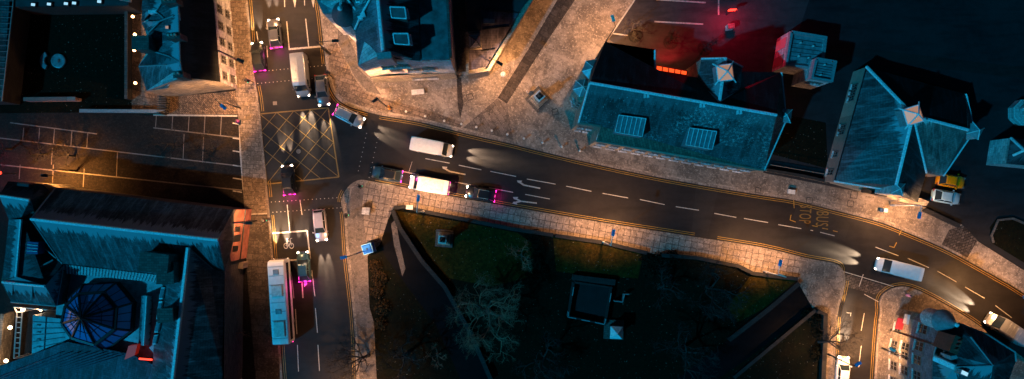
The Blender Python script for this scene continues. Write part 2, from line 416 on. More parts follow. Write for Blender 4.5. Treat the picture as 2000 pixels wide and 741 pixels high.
# west side yards
slab('yard', [(-300, -180), (425, -180), (444, 0), (461, 178), (466, 227), (472, 300), (478, 421), (482, 520), (500, 741), (520, 940), (-300, 940)], 'yard', .06, -.06)
sheet('yard_paving', [(-10, -160), (257, -160), (257, 219), (-10, 222)], 'grass_far', .07)
sheet('brick_forecourt', [(330, 190), (460, 178), (465, 224), (333, 224)], 'herring', .068)
sheet('yard_paving', [(258, -10), (330, -10), (334, 224), (258, 222)], 'flags_kerb', .066)
bd = MB()
for a, b in (((300, 250), (470, 270)), ((0, 270), (472, 325)), ((0, 322), (473, 372)), ((20, 240), (190, 262))):
    strip(bd, wl([a, b], .066), .16)
for x, y0, y1 in ((338, 226, 255), (370, 226, 258), (401, 226, 262), (433, 226, 266), (306, 226, 252), (47, 250, 274), (78, 250, 278), (107, 252, 282), (141, 256, 286), (172, 260, 290), (40, 322, 350), (105, 322, 366), (165, 330, 366), (103, 290, 322), (230, 296, 345), (398, 268, 318), (360, 262, 312)):
    strip(bd, wl([(x, y0), (x-2, y1)], .070), .11)
struct('paving_bands', bd, 'band')
bd = MB(); strip(bd, wl([(300, 225), (464, 227)], .075), .22); strip(bd, wl([(464, 180), (468, 232), (470, 300), (476, 372)], .075), .22)
for y in (243, 272, 297, 325, 350, 375): strip(bd, wl([(455, y-2), (473, y+1)], .078), .16)
struct('paving_bands', bd, 'white')
sheet('yard_line', [(480, 418), (522, 416), (522, 418.5), (480, 420.5)], 'white', .127)

# park
slab('lawn', [(768, 408), (789, 405), (829, 414), (910, 430), (1000, 447), (1176, 472), (1277, 497), (1358, 502), (1439, 518), (1466, 532), (1553, 543), (1561, 557), (1587, 603), (1600, 607), (1607, 640), (1602, 741), (1600, 940), (742, 940), (736, 741), (731, 632), (722, 600), (718, 500), (742, 478), (758, 430)], 'grass_far', .10)
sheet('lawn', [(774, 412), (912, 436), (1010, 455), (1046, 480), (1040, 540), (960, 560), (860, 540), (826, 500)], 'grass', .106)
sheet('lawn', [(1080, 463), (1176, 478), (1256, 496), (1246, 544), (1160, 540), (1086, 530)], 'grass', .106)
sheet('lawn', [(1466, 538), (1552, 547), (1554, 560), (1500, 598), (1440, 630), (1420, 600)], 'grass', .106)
sheet('park_path', [(758, 432), (770, 430), (802, 464), (846, 520), (905, 620), (960, 741), (900, 741), (850, 632), (796, 560), (752, 500), (742, 478)], 'path', .108)
sheet('park_path', [(1561, 558), (1588, 603), (1460, 700), (1400, 741), (1320, 741), (1400, 680), (1470, 625)], 'path', .108)
sheet('park_path', [(764, 438), (773, 428), (780, 470), (792, 525), (786, 540), (770, 480)], 'concrete_path', .112)
# east side: rear yards, car park
sheet('car_park', [(1190, 78), (1240, -2), (1350, -180), (1640, -180), (1560, 60), (1500, 150), (1440, 150), (1280, 150)], 'tarmac_red', .129)
sheet('back_yard', [(1462, -180), (2200, -180), (2200, 600), (2000, 528), (1906, 469), (1880, 439), (1812, 406), (1700, 380), (1490, 338), (1470, 150)], 'asphalt_dark', .126)
sheet('back_lane', [(1560, 82), (1760, 104), (1960, 128), (2200, 150), (2200, 172), (1960, 150), (1760, 126), (1600, 100)], 'asphalt', .131)
slab('lawn', [(1932, 444), (1944, 428), (1975, 426), (2020, 444), (2100, 500), (2100, 560), (2000, 514), (1934, 474)], 'grass_far', .16, .1)
sheet('back_yard', [(1508, 220), (1612, 240), (1616, 330), (1500, 300)], 'grass_far', .132)
bd = MB()
for a, b in (((1195, 66), (1241, -2)), ((1195, 66), (1226, 70)), ((1281, 0), (1378, 6)), ((1278, 43), (1373, 48)), ((1403, 0), (1403, 30))):
    strip(bd, wl([a, b], .134), .2)
struct('parking_lines', bd, 'white')

# ------------------------------------------------------------------ road paint
wm = MB()
def ln(a, b, w=.11, z=.010, m=None): strip(m or wm, wl([a, b], z), w)
for a, b in (((831, 310), (878, 319)), ((896, 323), (940, 332)), ((958, 335), (1008, 345)), ((1029, 350), (1085, 360)), ((1106, 364), (1155, 374)), ((1177, 378), (1227, 387)), ((1250, 390), (1298, 400)), ((1320, 404), (1365, 411)), ((1395, 417), (1438, 425)), ((1453, 427), (1500, 435)), ((1520, 439), (1565, 447)), ((1583, 450), (1588, 451)), ((1602, 454), (1630, 461)), ((1710, 483), (1755, 500)), ((1773, 505), (1814, 523)), ((1831, 530), (1868, 551)), ((1885, 561), (1923, 583)), ((1944, 597), (1976, 621)),
             ((786, 335), (873, 354)), ((889, 356), (934, 364)), ((955, 367), (1002, 376)), ((1026, 380), (1074, 389))): ln(a, b)
for a, b in (((521, 42), (522, 58)), ((555, -30), (556, 14)), ((594, -30), (595, 11)), ((569, 531), (574, 583)), ((609, 528), (615, 579)), ((577, 604), (580, 653)), ((616, 602), (620, 650)), ((581, 674), (583, 726)), ((621, 674), (624, 725)), ((561, 400), (566, 452)), ((586, 392), (590, 420)), ((521, 90), (523, 112)), ((501, 62), (509, 113))): ln(a, b, .11)
ln((560, 42), (565, 96), .14); ln((597, 37), (603, 92), .14)
ln((564, 96.5), (634, 90.5), .25)
for a, b in (((532, 456), (600, 451)), ((600, 451), (606, 506)), ((606, 506), (550, 510))): ln(a, b, .2, .012)
for a, b in (((1688, 612), (1682, 646)), ((1682, 676), (1677, 718)), ((1678, 560), (1686, 536)), ((1654, 611), (1662, 612)), ((1662, 611), (1661, 618))): ln(a, b, .11)
ln((805, 316), (798, 338), .05); ln((1645, 530), (1745, 560), .1, .014); ln((1688, 575), (1716, 590), .1, .014)
struct('lane_markings', wm, 'white')
am = MB()
def shape(pts, o, fwd, m, z=.012, s=1.0):
    """outline in metres (x forward, y left) placed on the road"""
    O = W(*o); d = (W(o[0]+fwd[0], o[1]+fwd[1])-O).xy.normalized(); n = Vector((-d.y, d.x))
    m.poly([Vector((O.x+(d.x*x+n.x*y)*s, O.y+(d.y*x+n.y*y)*s, z)) for x, y in pts])
def straight_arrow(o, f, m):
    shape([(-2.1, .08), (-2.1, -.08), (.6, -.08), (.6, .08)], o, f, m); shape([(.5, -.28), (2, 0), (.5, .28), (.7, 0)], o, f, m, .014)
def turn_arrow(o, f, m, left=-1, both=False):
    shape([(-1.9, .09), (-1.9, -.09), (.3, -.09), (.3, .09)], o, f, m)
    for sgn in ((1, -1) if both else (left,)):
        shape([(.1, 0), (.9, .32*sgn), (.75, .55*sgn), (1.5, .45*sgn), (1.35, .2*sgn), (1.0, .12*sgn), (.4, -.12*sgn)], o, f, m, .014 if sgn == 1 else .016)
turn_arrow((883, 336), (-1, -.2), am, -1); turn_arrow((1029, 363), (-1, -.2), am, -1); turn_arrow((1022, 394), (-1, -.12), am, 1, True)
straight_arrow((590, 553), (-.06, -1), am)
shape([(.1, -.1), (.6, -.5), (-.2, -.55), (-.6, -.12)], (592, 553), (-.06, -1), am, .016)
for x in (575, 611): straight_arrow((x, -12), (.04, 1), am)
struct('arrow_markings', am, 'white')
bm_ = MB()                                   # bicycle painted in the box at the lights
def ring(c, r, m, w=.09, z=.013, n=18):
    C = W(*c)
    for k in range(n):
        a, b = 2*math.pi*k/n, 2*math.pi*(k+1)/n
        m.poly([Vector((C.x+q*math.cos(t), C.y+q*1.25*math.sin(t), z)) for q, t in ((r, a), (r, b), (r-w, b), (r-w, a))])
ring((558.5, 480.5), .33, bm_); ring((569.5, 480.5), .33, bm_)
for a, b in (((558.5, 480.5), (561.5, 471)), ((561.5, 471), (568, 471.5)), ((568, 471.5), (563.5, 481)), ((563.5, 481), (561, 468)), ((563.5, 481), (558.5, 480.5)), ((569.5, 480.5), (566.5, 467)), ((566.5, 467), (570.5, 465.5)), ((559, 467), (563, 467.2))): ln(a, b, .09, .015, bm_)
struct('bicycle_marking', bm_, 'white')
dots = MB()
for a, b, n in (((496, 141), (636, 128), 20), ((496, 164), (640, 151), 20), ((530, 395), (666, 386), 18), ((533, 415), (666, 406), 18), ((716, 261), (700, 334), 9), ((738, 269), (721, 347), 9)):
    for i in range(n):
        t = i/(n-1); p = W(a[0]+(b[0]-a[0])*t, a[1]+(b[1]-a[1])*t); dots.box((p.x, p.y, .011), (.10, .10, .006))
struct('crossing_studs', dots, 'white')
ym = MB()
def yl(k, d, i0, i1, z=.010): strip(ym, wl(k[i0:i1], z), .085, d)
n_ = len(kw)
def yseg(k, lo, hi, axis, side):
    pts = [p for p in k if lo <= p[axis] <= hi]
    if len(pts) > 1:
        for d in (.40, .66): strip(ym, wl(pts, .010), .07, side*d)
def lefty(k):  # yellow on the carriageway side
    return k
den = lambda k: [k[i].lerp(k[i+1], t/6) for i in range(len(k)-1) for t in range(6)]
dkw, dkn, dks, dke = den(kw), den(kn), den(ks), den(ke)
yseg(dkw, -100, 138, 1, 1); yseg(dkw, 168, 222, 1, 1); yseg(dkw, 352, 388, 1, 1); yseg(dkw, 420, 800, 1, 1)
up = [p for p in dkn if p[0] < 700]
yseg([p for p in dkn if p[1] < 126], -200, 126, 1, -1)
yseg([p for p in dkn if 150 < p[1] and p[0] < 722], 600, 722, 0, -1); yseg(dkn, 742, 2100, 0, -1)
low = [p for p in dks if p[0] < 720 and p[1] > 412]; yseg(low, 412, 850, 1, 1)
yseg([p for p in dks if p[0] < 700 and p[1] < 400], 376, 395, 1, 1)
yseg([p for p in dks if p[1] < 500 and p[0] > 700], 730, 1356, 0, 1)
yseg([p for p in dks if p[0] > 1400], 1395, 1640, 0, 1)
yseg([p for p in dks if p[0] > 1600 and p[1] > 540], 548, 620, 1, 1)
yseg(dke, 1600, 1914, 0, 1)
struct('yellow_lines', ym, 'yellow')
bj = MB()
TL, TR, BR, BL = (W(*p) for p in ((507, 223), (641, 211), (662, 346), (521, 360)))
def bil(u, v):
    p = (TL*(1-u)+TR*u)*(1-v)+(BL*(1-u)+BR*u)*v; p.z = .014; return p
for a, b in (((0, 0), (1, 0)), ((0, 1), (1, 1)), ((0, 0), (0, 1)), ((1, 0), (1, 1))): strip(bj, [bil(*a), bil(*b)], .17)
for k in range(-2, 7):
    for s in (1, -1):                         # u = c + s*v, clipped to the box
        c = k*.25*1.0 if s == 1 else k*.25
        v0, v1 = 0.0, 1.0
        pts = []
        for i in range(0, 41):
            v = i/40; u = c+s*v
            if -.001 <= u <= 1.001: pts.append((u, v))
        if len(pts) > 3: 
            a = bil(*pts[0]); b = bil(*pts[-1]); a.z = b.z = .018 if s == 1 else .022
            strip(bj, [a, b], .085)
struct('box_junction_marking', bj, 'yellow_faint')
bs = MB()
for p in (((1550, 391), (1551, 407)), ((1545, 420), (1543, 430)), ((1543, 430), (1554, 434)), ((1762, 446), (1756, 460)), ((1751, 474), (1746, 484)), ((1747, 484), (1737, 481)), ((1586, 441), (1597, 443)), ((1606, 446), (1617, 448)), ((1627, 451), (1636, 453))): ln(p[0], p[1], .11, .012, bs)
struct('bus_bay_marking', bs, 'yellow')
def road_text(txt, px, py, hgt, wid, d, m):
    cu = bpy.data.curves.new('lettering', 'FONT'); cu.body = txt; cu.align_x = 'CENTER'; cu.align_y = 'CENTER'; cu.space_character = 1.12
    o = bpy.data.objects.new('t', cu); COL.objects.link(o)
    dg = bpy.context.evaluated_depsgraph_get(); me = bpy.data.meshes.new_from_object(o.evaluated_get(dg))
    xs = [v.co.x for v in me.vertices]; ys = [v.co.y for v in me.vertices]
    cx, cy = (max(xs)+min(xs))/2, (max(ys)+min(ys))/2
    O = W(px, py); r = (W(px+d[0], py+d[1])-O).xy.normalized(); u = Vector((-r.y, r.x))
    for v in me.vertices:
        a = (v.co.x-cx)/(max(xs)-min(xs))*wid; b = (v.co.y-cy)/(max(ys)-min(ys))*hgt
        v.co = Vector((O.x+r.x*a+u.x*b, O.y+r.y*a+u.y*b, .013))
    me.materials.append(M[m]); bpy.data.objects.remove(o)
    q = bpy.data.objects.new('bus_stop_lettering', me); COL.objects.link(q); return tag(q, kind='structure')
road_text('STOP', 1573, 419, 1.65, 2.55, (-.07, 1), 'yellow_faint')
road_text('BUS', 1606, 428, 1.75, 2.0, (-.07, 1), 'yellow_faint')
# ------------------------------------------------------------------ buildings
def P3(p): return W(*p)
def base_of(*pts):
    q = [W(*p) for p in pts]; c = sum(q, Vector())/len(q); return (c.x, c.y, 0)
def roof_part(root, faces, P, m, name='roof', skirt=.18):
    mb = MB()
    for f in faces:
        pts = [P3(P[k]) if isinstance(k, str) else P3(k) for k in f]
        nrm = (pts[1]-pts[0]).cross(pts[2]-pts[0])
        if len(pts) > 3: nrm = sum(((pts[i]-pts[0]).cross(pts[i+1]-pts[0]) for i in range(1, len(pts)-1)), Vector())
        if nrm.z < 0: pts = pts[::-1]
        mb.poly(pts)
        lo = [p-Vector((0, 0, skirt)) for p in pts]; n = len(pts)   # the slates and boards have a thickness
        mb.add(pts+lo, [[i, i+n, (i+1) % n+n, (i+1) % n] for i in range(n)])
        mb.poly(lo[::-1])
    return mb.build(name, m, root)
def ridge(root, segs, P, r=.13, m='lead', name='ridge_cap'):
    for s in segs:
        pts = [(P3(P[k]) if isinstance(k, str) else P3(k))+Vector((0, 0, .05)) for k in s]
        o = MB().tube(pts, r*1.3, 6).build(name, m, root)
    return o
def walls(root, pts, m, zb=0.0, name='wall'):
    q = [P3(p) for p in pts]; return MB().prism(q, zb).build(name, m, root)
def win(root, A, B, t, z, w=1.0, h=1.5, glass='glass', name='window', proud=.04):
    """window on the wall that stands between the world points A and B (outside on the right of A to B)"""
    A = Vector((A.x, A.y, 0)); B = Vector((B.x, B.y, 0)); d = (B-A).normalized(); n = Vector((d.y, -d.x, 0))
    C = A.lerp(B, t)+Vector((0, 0, z)); rz = math.atan2(d.y, d.x)
    f = MB()
    for a, b, sx, sz in ((-w/2, 0, .12, h+.12), (w/2, 0, .12, h+.12), (0, h/2, w, .12), (0, 0, w, .07), (0, 0, .06, h)):
        f.box(C+d*a+Vector((0, 0, b))+n*proud, (sx, .10, sz), rz)
    o = f.build(name, 'frame', root)
    MB().box(C+n*.012, (w, .04, h), rz).build('pane', glass, o)
    MB().box(C+n*.10-Vector((0, 0, h/2+.12)), (w+.3, .24, .12), rz).build('sill', 'stone_grey', o)
    return o
def chimney(parent, px, py, z, w=.8, l=1.6, h=1.4, rz=0.0, pots=3, m='stone_dark', pm='pot'):
    c = W(px, py, z); mb = MB().box((c.x, c.y, c.z-h/2+.3), (l, w, h+1.2), rz); mb.box((c.x, c.y, c.z+.95), (l+.16, w+.16, .14), rz)
    o = mb.build('chimney', m, parent)
    if pots:
        q = MB()
        for i in range(pots):
            t = (i-(pots-1)/2)*(l*.8/max(1, pots)); q.lathe((c.x+math.cos(rz)*t, c.y+math.sin(rz)*t, c.z+1.0), [(.15, 0), (.12, .5), (.15, .55), (.1, .56)], 8)
        q.build('chimney_pots', pm, o)
    return o
M['pot'] = m_plain('clay pots', (.45, .38, .33), .8)
M['pot_red'] = m_plain('red clay pots', (.40, .06, .04), .8)
def pyramid(root, px, py, z, r, h, m='lead_dim', rz=.2, body=2.0, n=4, name='turret', bm='stone_grey'):
    c = W(px, py, z); c.z = z
    o = MB().lathe((c.x, c.y, z-body), [(r*1.25, 0), (r*1.25, body)], n, rz).build(name, bm, root)
    MB().lathe((c.x, c.y, z), [(r*1.42, 0), (r*1.42, .08), (.03, h)], n, rz).build('turret_roof', m, o)
    q = MB()
    for k in range(n):
        a = rz+2*math.pi*k/n
        q.tube([(c.x+r*1.42*math.cos(a), c.y+r*1.42*math.sin(a), z+.1), (c.x, c.y, z+h+.03)], .055, 5)
    q.build('turret_hip', 'lead', o)
    return o

# ---- west hall at the left edge
r = empty('slate_hall', base_of((5, 100, 0)), 'long slate hall cut by the left edge, west of the black courtyard', 'building')
P = dict(a=(-160, -150, 6.5), b=(-165, 260, 6.5), c=(30, -40, 3.5), d=(27, 0, 3.5), e=(4, 198, 3.5), f=(-2, 260, 3.5))
walls(r, [(-300, -150, 3.5), (30, -150, 3.5), (27, 0, 3.5), (4, 198, 3.5), (-300, 198, 3.5)], 'stone_black')
roof_part(r, [[(-160, -150, 6.5), (30, -150, 3.5), (27, 0, 3.5), (4, 198, 3.5), (-165, 198, 6.5)], [(-160, -150, 6.5), (-165, 198, 6.5), (-300, 198, 3.5), (-300, -150, 3.5)]], P, 'slate')
ridge(r, [[(27, 0, 3.5), (4, 198, 3.5)]], P, .06, 'lead_dim', 'gutter')
bw = MB()
for yy in range(-20, 198, 11): bw.tube([W(-160, yy-6, 6.55), W(27-23*yy/198, yy, 3.58)], .04, 4)
bw.build('roof_batten', 'lead_dim', r)

def wall_thing(name, pts, w, h, m, label, cat='wall', z0=.0, group=None, cap=None):
    c = W(*pts[0][:2]); o = empty(name, (c.x, c.y, 0), label, cat, group)
    curb_strip(MB(), wl(pts, 0), w, z0, h).build('wall', m, o)
    if cap: curb_strip(MB(), wl(pts, 0), w+.12, h, h+.09).build('coping', cap, o)
    return o
wall_thing('courtyard_wall', [(257, -30), (256.5, 196)], .3, 1.3, 'stone_black', 'dark courtyard wall running beside the four orange wall lamps', cap='stone_dark')
wall_thing('courtyard_wall', [(60, 197), (160, 196)], .4, 1.4, 'stone_pink', 'low pinkish wall along the south side of the black courtyard', cap='stone_pink')
wall_thing('courtyard_wall', [(166, 219), (330, 220)], .35, 1.2, 'stone_black', 'dark wall between the lamp lit alley and the yard of white bands', cap='lead_dim')
# rooflights of the range north of the courtyard
r = empty('courtyard_range', base_of((140, -10, 4)), 'black flat roofed range with tiny lit rooflights at the top left', 'building')
walls(r, [(30, -150, 4), (252, -150, 4), (252, 12, 4), (30, 14, 4)], 'stone_black')
MB().prism([W(*p) for p in ((31, -149, 4.1), (251, -149, 4.1), (251, 11, 4.1), (31, 13, 4.1))], 4.0).build('roof', 'flat_dark', r)
for x, y in ((66, 10), (97, 9), (130, 8), (146, 7), (195, 4)):
    c = W(x, y, 4.2); f = MB().box((c.x, c.y, 4.2), (.75, .6, .25), -.1).build('rooflight', 'black_metal', r)
    MB().box((c.x, c.y, 4.35), (.5, .34, .05), -.1).build('pane', 'screen', f)
MB().prism([W(*p) for p in ((232, -20, 4.5), (254, -20, 4.5), (253, 3, 4.5), (232, 0, 4.5))], 4.0).build('lead_flat', 'lead_dim', r)
o = tag(MB().lathe(W(116, 120, 0), [(1.0, .05), (1.0, .3), (.85, .34), (.8, .3), (.25, .3), (.2, .5), (.02, .52)], 24).build('round_planter', 'metal_roof'), 'round stone basin in the middle of the black courtyard', 'basin')
mb = MB()
for k in range(8):
    a, b = math.pi*(.65+.7*k/8), math.pi*(.65+.7*(k+1)/8); c = W(100, 120)
    mb.prism([c+Vector((q*math.cos(t), q*math.sin(t), .4)) for q, t in ((1.35, a), (1.35, b), (.75, b), (.75, a))], .05)
tag(mb.build('curved_bench', 'metal_roof'), 'crescent shaped stone bench facing the round basin', 'bench')

# ---- north west tenement
r = empty('stone_tenement', base_of((380, 80, 0)), 'stone house with black east roof slope and orange lit gable at the top left', 'building')
e, t_ = 5.7, 9.0
SWc, SEc, AP = (286, 178, e), (430, 160, e), (357, 150.5, t_)
a = W(*SWc); b = W(*SEc)
walls(r, [(300, -150, e), (409, -150, e), (417, 0, e), SEc, AP, SWc, (270, 130, e), (290, 98, e), (284, 60, e), (278, 20, e), (290, -150, e)], 'stone_grey')
G = M['stone']
gmb = MB(); pr = Vector((b.y-a.y, -(b.x-a.x), 0)).normalized()*.03
if pr.y > 0: pr = -pr
ap = W(*AP)
gmb.prism([Vector((q.x, q.y, q.z))+pr for q in (a, ap, b)]+[b+pr*.2, a+pr*.2], 0).build('gable', 'stone', r)
P = dict(R0=(345, -150, t_), R1=(347, 0, t_), R2=AP, E0=(409, -150, e), E1=(417, 0, e), E2=SEc, M0=(352, 122, 8.9))
roof_part(r, [['R0', 'R1', 'R2', 'E2', 'E1', 'E0']], P, 'slate_deep_shade', 'east_slope')
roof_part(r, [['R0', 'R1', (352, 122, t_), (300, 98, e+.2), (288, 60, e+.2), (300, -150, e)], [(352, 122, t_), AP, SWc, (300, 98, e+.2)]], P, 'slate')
roof_part(r, [[(270, 130, 7.2), (325, 127, 8.6), (352, 122, 9.05), (294, 99, e)], [(270, 130, 7.2), (352, 122, 9.05), (328, 172, 6.8), (286, 178, e)]], P, 'slate', 'wing_roof')
roof_part(r, [[(276, 44, e), (284, 60, e), (312, 43, 7.6), (290, 42, 7.4)], [(278, 20, e), (276, 44, e), (292, 25, 7.8)], [(276, 20, e), (292, 23, 7.8), (305, 23, 7.8), (322, -4, 8.6), (282, -40, e)], [(292, 25, 7.8), (320, 36, 8.0), (352, 40, 9.05), (347, -6, 9.05), (322, -4, 8.6), (305, 23, 7.8)]], P, 'slate', 'wing_roof')
ridge(r, [[(347, -10, t_), (352, 122, t_), AP]], P, .09, 'lead_dim')
ridge(r, [[(294, 99, e+.1), (330, 110, 8.0), (352, 122, 9.05), (350, 145, 8.2), (328, 168, 6.9)], [(281, 44, 6.5), (312, 42, 7.8), (339, 32, 8.7)], [(312, 42, 7.8), (290, 65, 6.2)], [(305, 23, 7.9), (322, -4, 8.7)], [(305, 23, 7.9), (320, 36, 8.1)], [(272, 130, 7.3), (325, 127, 8.6)]], P, .07, 'lead_dim', 'valley_lead')
MB().prism([W(*p) for p in ((289, 20, 8), (306, 20, 8), (306, 26, 8), (290, 27, 8))], 7.2).build('lead_flat', 'lead', r)
f = MB().prism([W(*p) for p in ((322, 50, 8.4), (329, 50, 8.45), (329, 57, 8.45), (322, 57, 8.4))], 7).build('rooflight', 'lead_dim', r)
MB().prism([W(*p) for p in ((323, 51, 8.46), (328.5, 51, 8.5), (328.5, 56, 8.5), (323, 56, 8.46))], 8.3).build('pane', 'lantern', f)
f = MB().prism([W(*p) for p in ((288, 68, 6.9), (292, 68, 6.9), (292, 78, 6.9), (288, 78, 6.9))], 5.8).build('rooflight', 'lead', r)
for x, y, n, l in ((337, 5, 3, 1.7), (346, 74, 3, 1.5), (355, 148, 2, 1.1)): chimney(r, x, y, 9.6, .7, l, 1.4, .1, n)
chimney(r, 282, 87, 7.6, 1.6, 2.0, 3, 0, 0, 'stone_dark')
A, B = W(*SEc), W(417, 0, e); B2 = W(409, -150, e)
for t in (.1, .3, .52, .72, .93):
    win(r, A, B, t, 1.4, 1.0, 1.5); win(r, A, B, t, 4.0, 1.0, 1.5)
for t in (.2, .4): win(r, B, B2, t, 1.4); win(r, B, B2, t, 4.0)
mb = MB()
for yy in (40, 82, 128): 
    pass
# alley lamps on the courtyard wall
for i, (x, y, lb) in enumerate(((258, 32, 'northernmost orange wall lamp in the alley beside the tenement'), (262, 67, 'orange wall lamp in the alley beside the large black chimney stack'), (261, 98, 'orange wall lamp in the alley beside the gabled rear wing'), (263, 162, 'southernmost orange wall lamp in the alley, behind the lit gable'))):
    c = W(x, y, 2.6); o = empty('wall_lamp', (c.x, c.y, 0), lb, 'lamp', 'wall lamps in the alley')
    MB().tube([(c.x-.35, c.y, 2.1), (c.x-.1, c.y, 2.6), (c.x, c.y, 2.55)], .04, 6).build('bracket', 'black_metal', o)
    MB().lathe((c.x, c.y, 2.2), [(.05, 0), (.16, .1), (.2, .3), (.12, .42), (.03, .5)], 10).build('lamp_globe', 'lamp_warm', o)
    lamp('lamp_light', 'SPOT', (.3, 0, 2.45), 480, (1, .42, .10), o, (1, 0, -.75), 145, .6)
fence = empty('iron_gate', base_of((325, 205, 0)), 'dark slatted gate at the foot of the orange lit gable', 'gate')
mb = MB()
for k in range(8): c = W(325, 190+k*4.5); mb.box((c.x, c.y, .8), (1.3, .12, 1.3), .05)
mb.build('slats', 'stone_dark', fence)
for yy in (188, 224): c = W(325, yy); MB().box((c.x, c.y, .9), (.25, .25, 1.8)).build('post', 'black_metal', fence)

# ---- corner tenement with round turret (top centre)
e = 12.0
r = empty('corner_tenement', base_of((790, 60, 0)), 'tall corner building with a round conical turret and rubble stone gable', 'building')
walls(r, [(694, 40, e), (699, 128, e), (735, 111, 14.5), (763, 106, 16), (790, 116, 14), (822, 118, e), (880, 119, e), (873, 0, e), (868, -150, e), (660, -150, e), (618, -60, e), (618, 0, e-1), (631, 27, e-1), (660, 28, e-1)], 'stone_grey')
c1, c2 = W(699, 128, e), W(880, 119, e)
mb = MB(); dn = Vector((0, -1, 0))
d = (c2-c1).xy.normalized(); n_v = Vector((d.y, -d.x, 0))
mb.prism([Vector((*(c1.lerp(c2, 0)+n_v*.10).xy, 4.2)), Vector((*(c2+n_v*.10).xy, 4.2)), Vector((*c2.xy, 4.2)), Vector((*c1.xy, 4.2))], 0)
mb.build('ground_floor', 'stone', r)
# roof ridge at 739..749
P = dict(Ra=(735, -150, 16), Rb=(739, 0, 16), Rc=(749, 103, 16), Wa=(694, -30, e), Wb=(694, 60, e), Wc=(699, 128, e), Wd=(735, 111, 14.4), Sa=(775, 116, 14.3), Ea=(814, -150, e+.6), Eb=(816, 0, e+.6), Ec=(821, 119, e+.6))
roof_part(r, [['Ra', 'Rb', 'Rc', 'Wd', 'Wc', 'Wb', (680, -20, e), (665, -150, e)]], P, m_slate('purple grey slate', (.15, .135, .155), .4, ridge=.3), 'west_slope')
roof_part(r, [['Ra', 'Rb', 'Rc', 'Sa', 'Ec', 'Eb', 'Ea']], P, 'slate', 'east_slope')
MB().prism([W(*p) for p in ((817, -150, e+.4), (870, -150, e+.4), (872, 0, e+.4), (879, 117, e+.4), (823, 117, e+.4), (818, 0, e+.4))], e-.3).build('flat_roof', 'flat_roof', r)
pb = curb_strip(MB(), [Vector((*W(x, y, e+.5)[:2], 0)) for x, y in ((870, -150), (874, 0), (880, 112))], .3, e, e+.9).build('parapet', 'stone_dark', r)
ridge(r, [['Ra', 'Rb', 'Rc']], P, .2)
mb = MB().prism([W(*p) for p in ((735, 103, 17), (763, 101, 17), (765, 114, 17), (737, 117, 17))], 13); mb.build('chimney', 'lead_dim', r)
roof_part(r, [[(618, -60, e-.9), (618, 0, e-.9), (631, 27, e-.9), (660, 30, e-.9), (672, 0, e), (660, -150, e)]], P, 'metal_roof', 'lead_flat')
roof_part(r, [[(655, -60, e), (722, -20, 15.0), (707, 27, 13.6), (693, 62, e+.1), (668, 24, 12.6)]], P, 'slate', 'turret_link_roof')
ridge(r, [[(722, 0, 15), (707, 27, 13.8), (693, 58, 12.3)], [(668, 24, 12.8), (664, -20, 13.5)], [(664, -20, 13.5), (695, 20, 13.2)]], P, .1)
# a turret whose rim shows as a disc round (676,30)
c = W(674, 28, e); 
t1 = MB().lathe((c.x, c.y, 0), [(1.45, 0), (1.45, e)], 24).build('turret', 'stone_grey', r)
MB().lathe((c.x, c.y, e), [(1.62, 0), (1.62, .1), (.1, 2.4)], 28).build('turret_roof', m_plain('smooth lead cone', (.07, .075, .08), .55), t1)
MB().lathe((c.x, c.y, e+2.3), [(.15, 0), (.3, .15), (.32, .3), (.1, .6)], 12).build('finial', 'lead', t1)
q = MB().tube([(c.x, c.y, e+2.4), W(664, -12, 13.6)], .09, 5); q.build('ridge_cap', 'lead', r)
q = MB()
for x, y, z in ((709, 30, 14.0), (704, 36, 13.6)): cc = W(x, y, z); q.box(cc, (.55, .5, .4), .3)
q.build('roof_vent', 'lead', r)
f = MB().prism([W(*p) for p in ((694, 0, 13.6), (702, 0, 13.8), (703, 6, 13.8), (695, 6, 13.6))], 12).build('rooflight', 'lead', r)
def dormer(root, quad, z, m='flat_roof', z1=None, fr='lead'):
    q = [W(x, y, z) for x, y in quad]
    o = MB().prism(q, z-1.6).build('dormer', 'stone_dark', root)
    mb = MB(); 
    for i in range(4): mb.tube([q[i]+Vector((0, 0, .06)), q[(i+1) % 4]+Vector((0, 0, .06))], .09, 5)
    mb.build('dormer_edge', fr, o)
    MB().prism([p*.999+Vector((0, 0, .04)) for p in q], z-.2).build('dormer_roof', m, o)
    return o
dormer(r, ((762, 14), (791, 15), (794, 37), (765, 35)), 15.3); dormer(r, ((768, 66), (797, 66), (800, 88), (771, 86)), 15.3)
ridge(r, [[(794, 18, 14.6), (798, 38, 14.5)], [(800, 68, 14.6), (804, 90, 14.5)]], P, .14, 'lead', 'gutter')
for t, z in ((.36, 7.6), (.55, 7.4), (.72, 7.6), (.30, 10.2), (.46, 10.4)): win(r, c1, c2, t, z, 1.5, 1.3)
win(r, c1+n_v*.1, c2+n_v*.1, .62, 2.2, 3.4, 1.1)
c0 = W(694, 40, e); c5 = W(699, 128, e)
for z in (2, 5, 8): win(r, c0, c5, .5, z)
# ---- lane gate and the low wing with the pyramid rooflight
o = empty('lane_gate', base_of((900, 145, 0)), 'black gate closing the dark lane east of the corner tenement', 'gate')
g1, g2 = W(888, 147), W(914, 147); d_ = (g2-g1).normalized()
q = MB()
for k in range(9): p = g1.lerp(g2, k/8); q.box((p.x, p.y, 1.2), (.06, .06, 2.2))
for z in (.3, 1.2, 2.2): q.tube([g1+Vector((0, 0, z)), g2+Vector((0, 0, z))], .05, 5)
q.build('bars', 'galv', o)
for p in (g1, g2): MB().box((p.x, p.y, 1.3), (.3, .3, 2.6)).build('gate_post', 'stone_dark', o)
r = empty('low_wing', base_of((960, 80, 0)), 'low wing with ribbed purplish roof sheets and a pyramid rooflight beside the plaza', 'building')
wp = [(913, 147), (954, 138), (1040, -4), (1120, -150), (895, -150), (913, 60)]
z = 4.0
walls(r, [(x, y, z) for x, y in wp], 'stone')
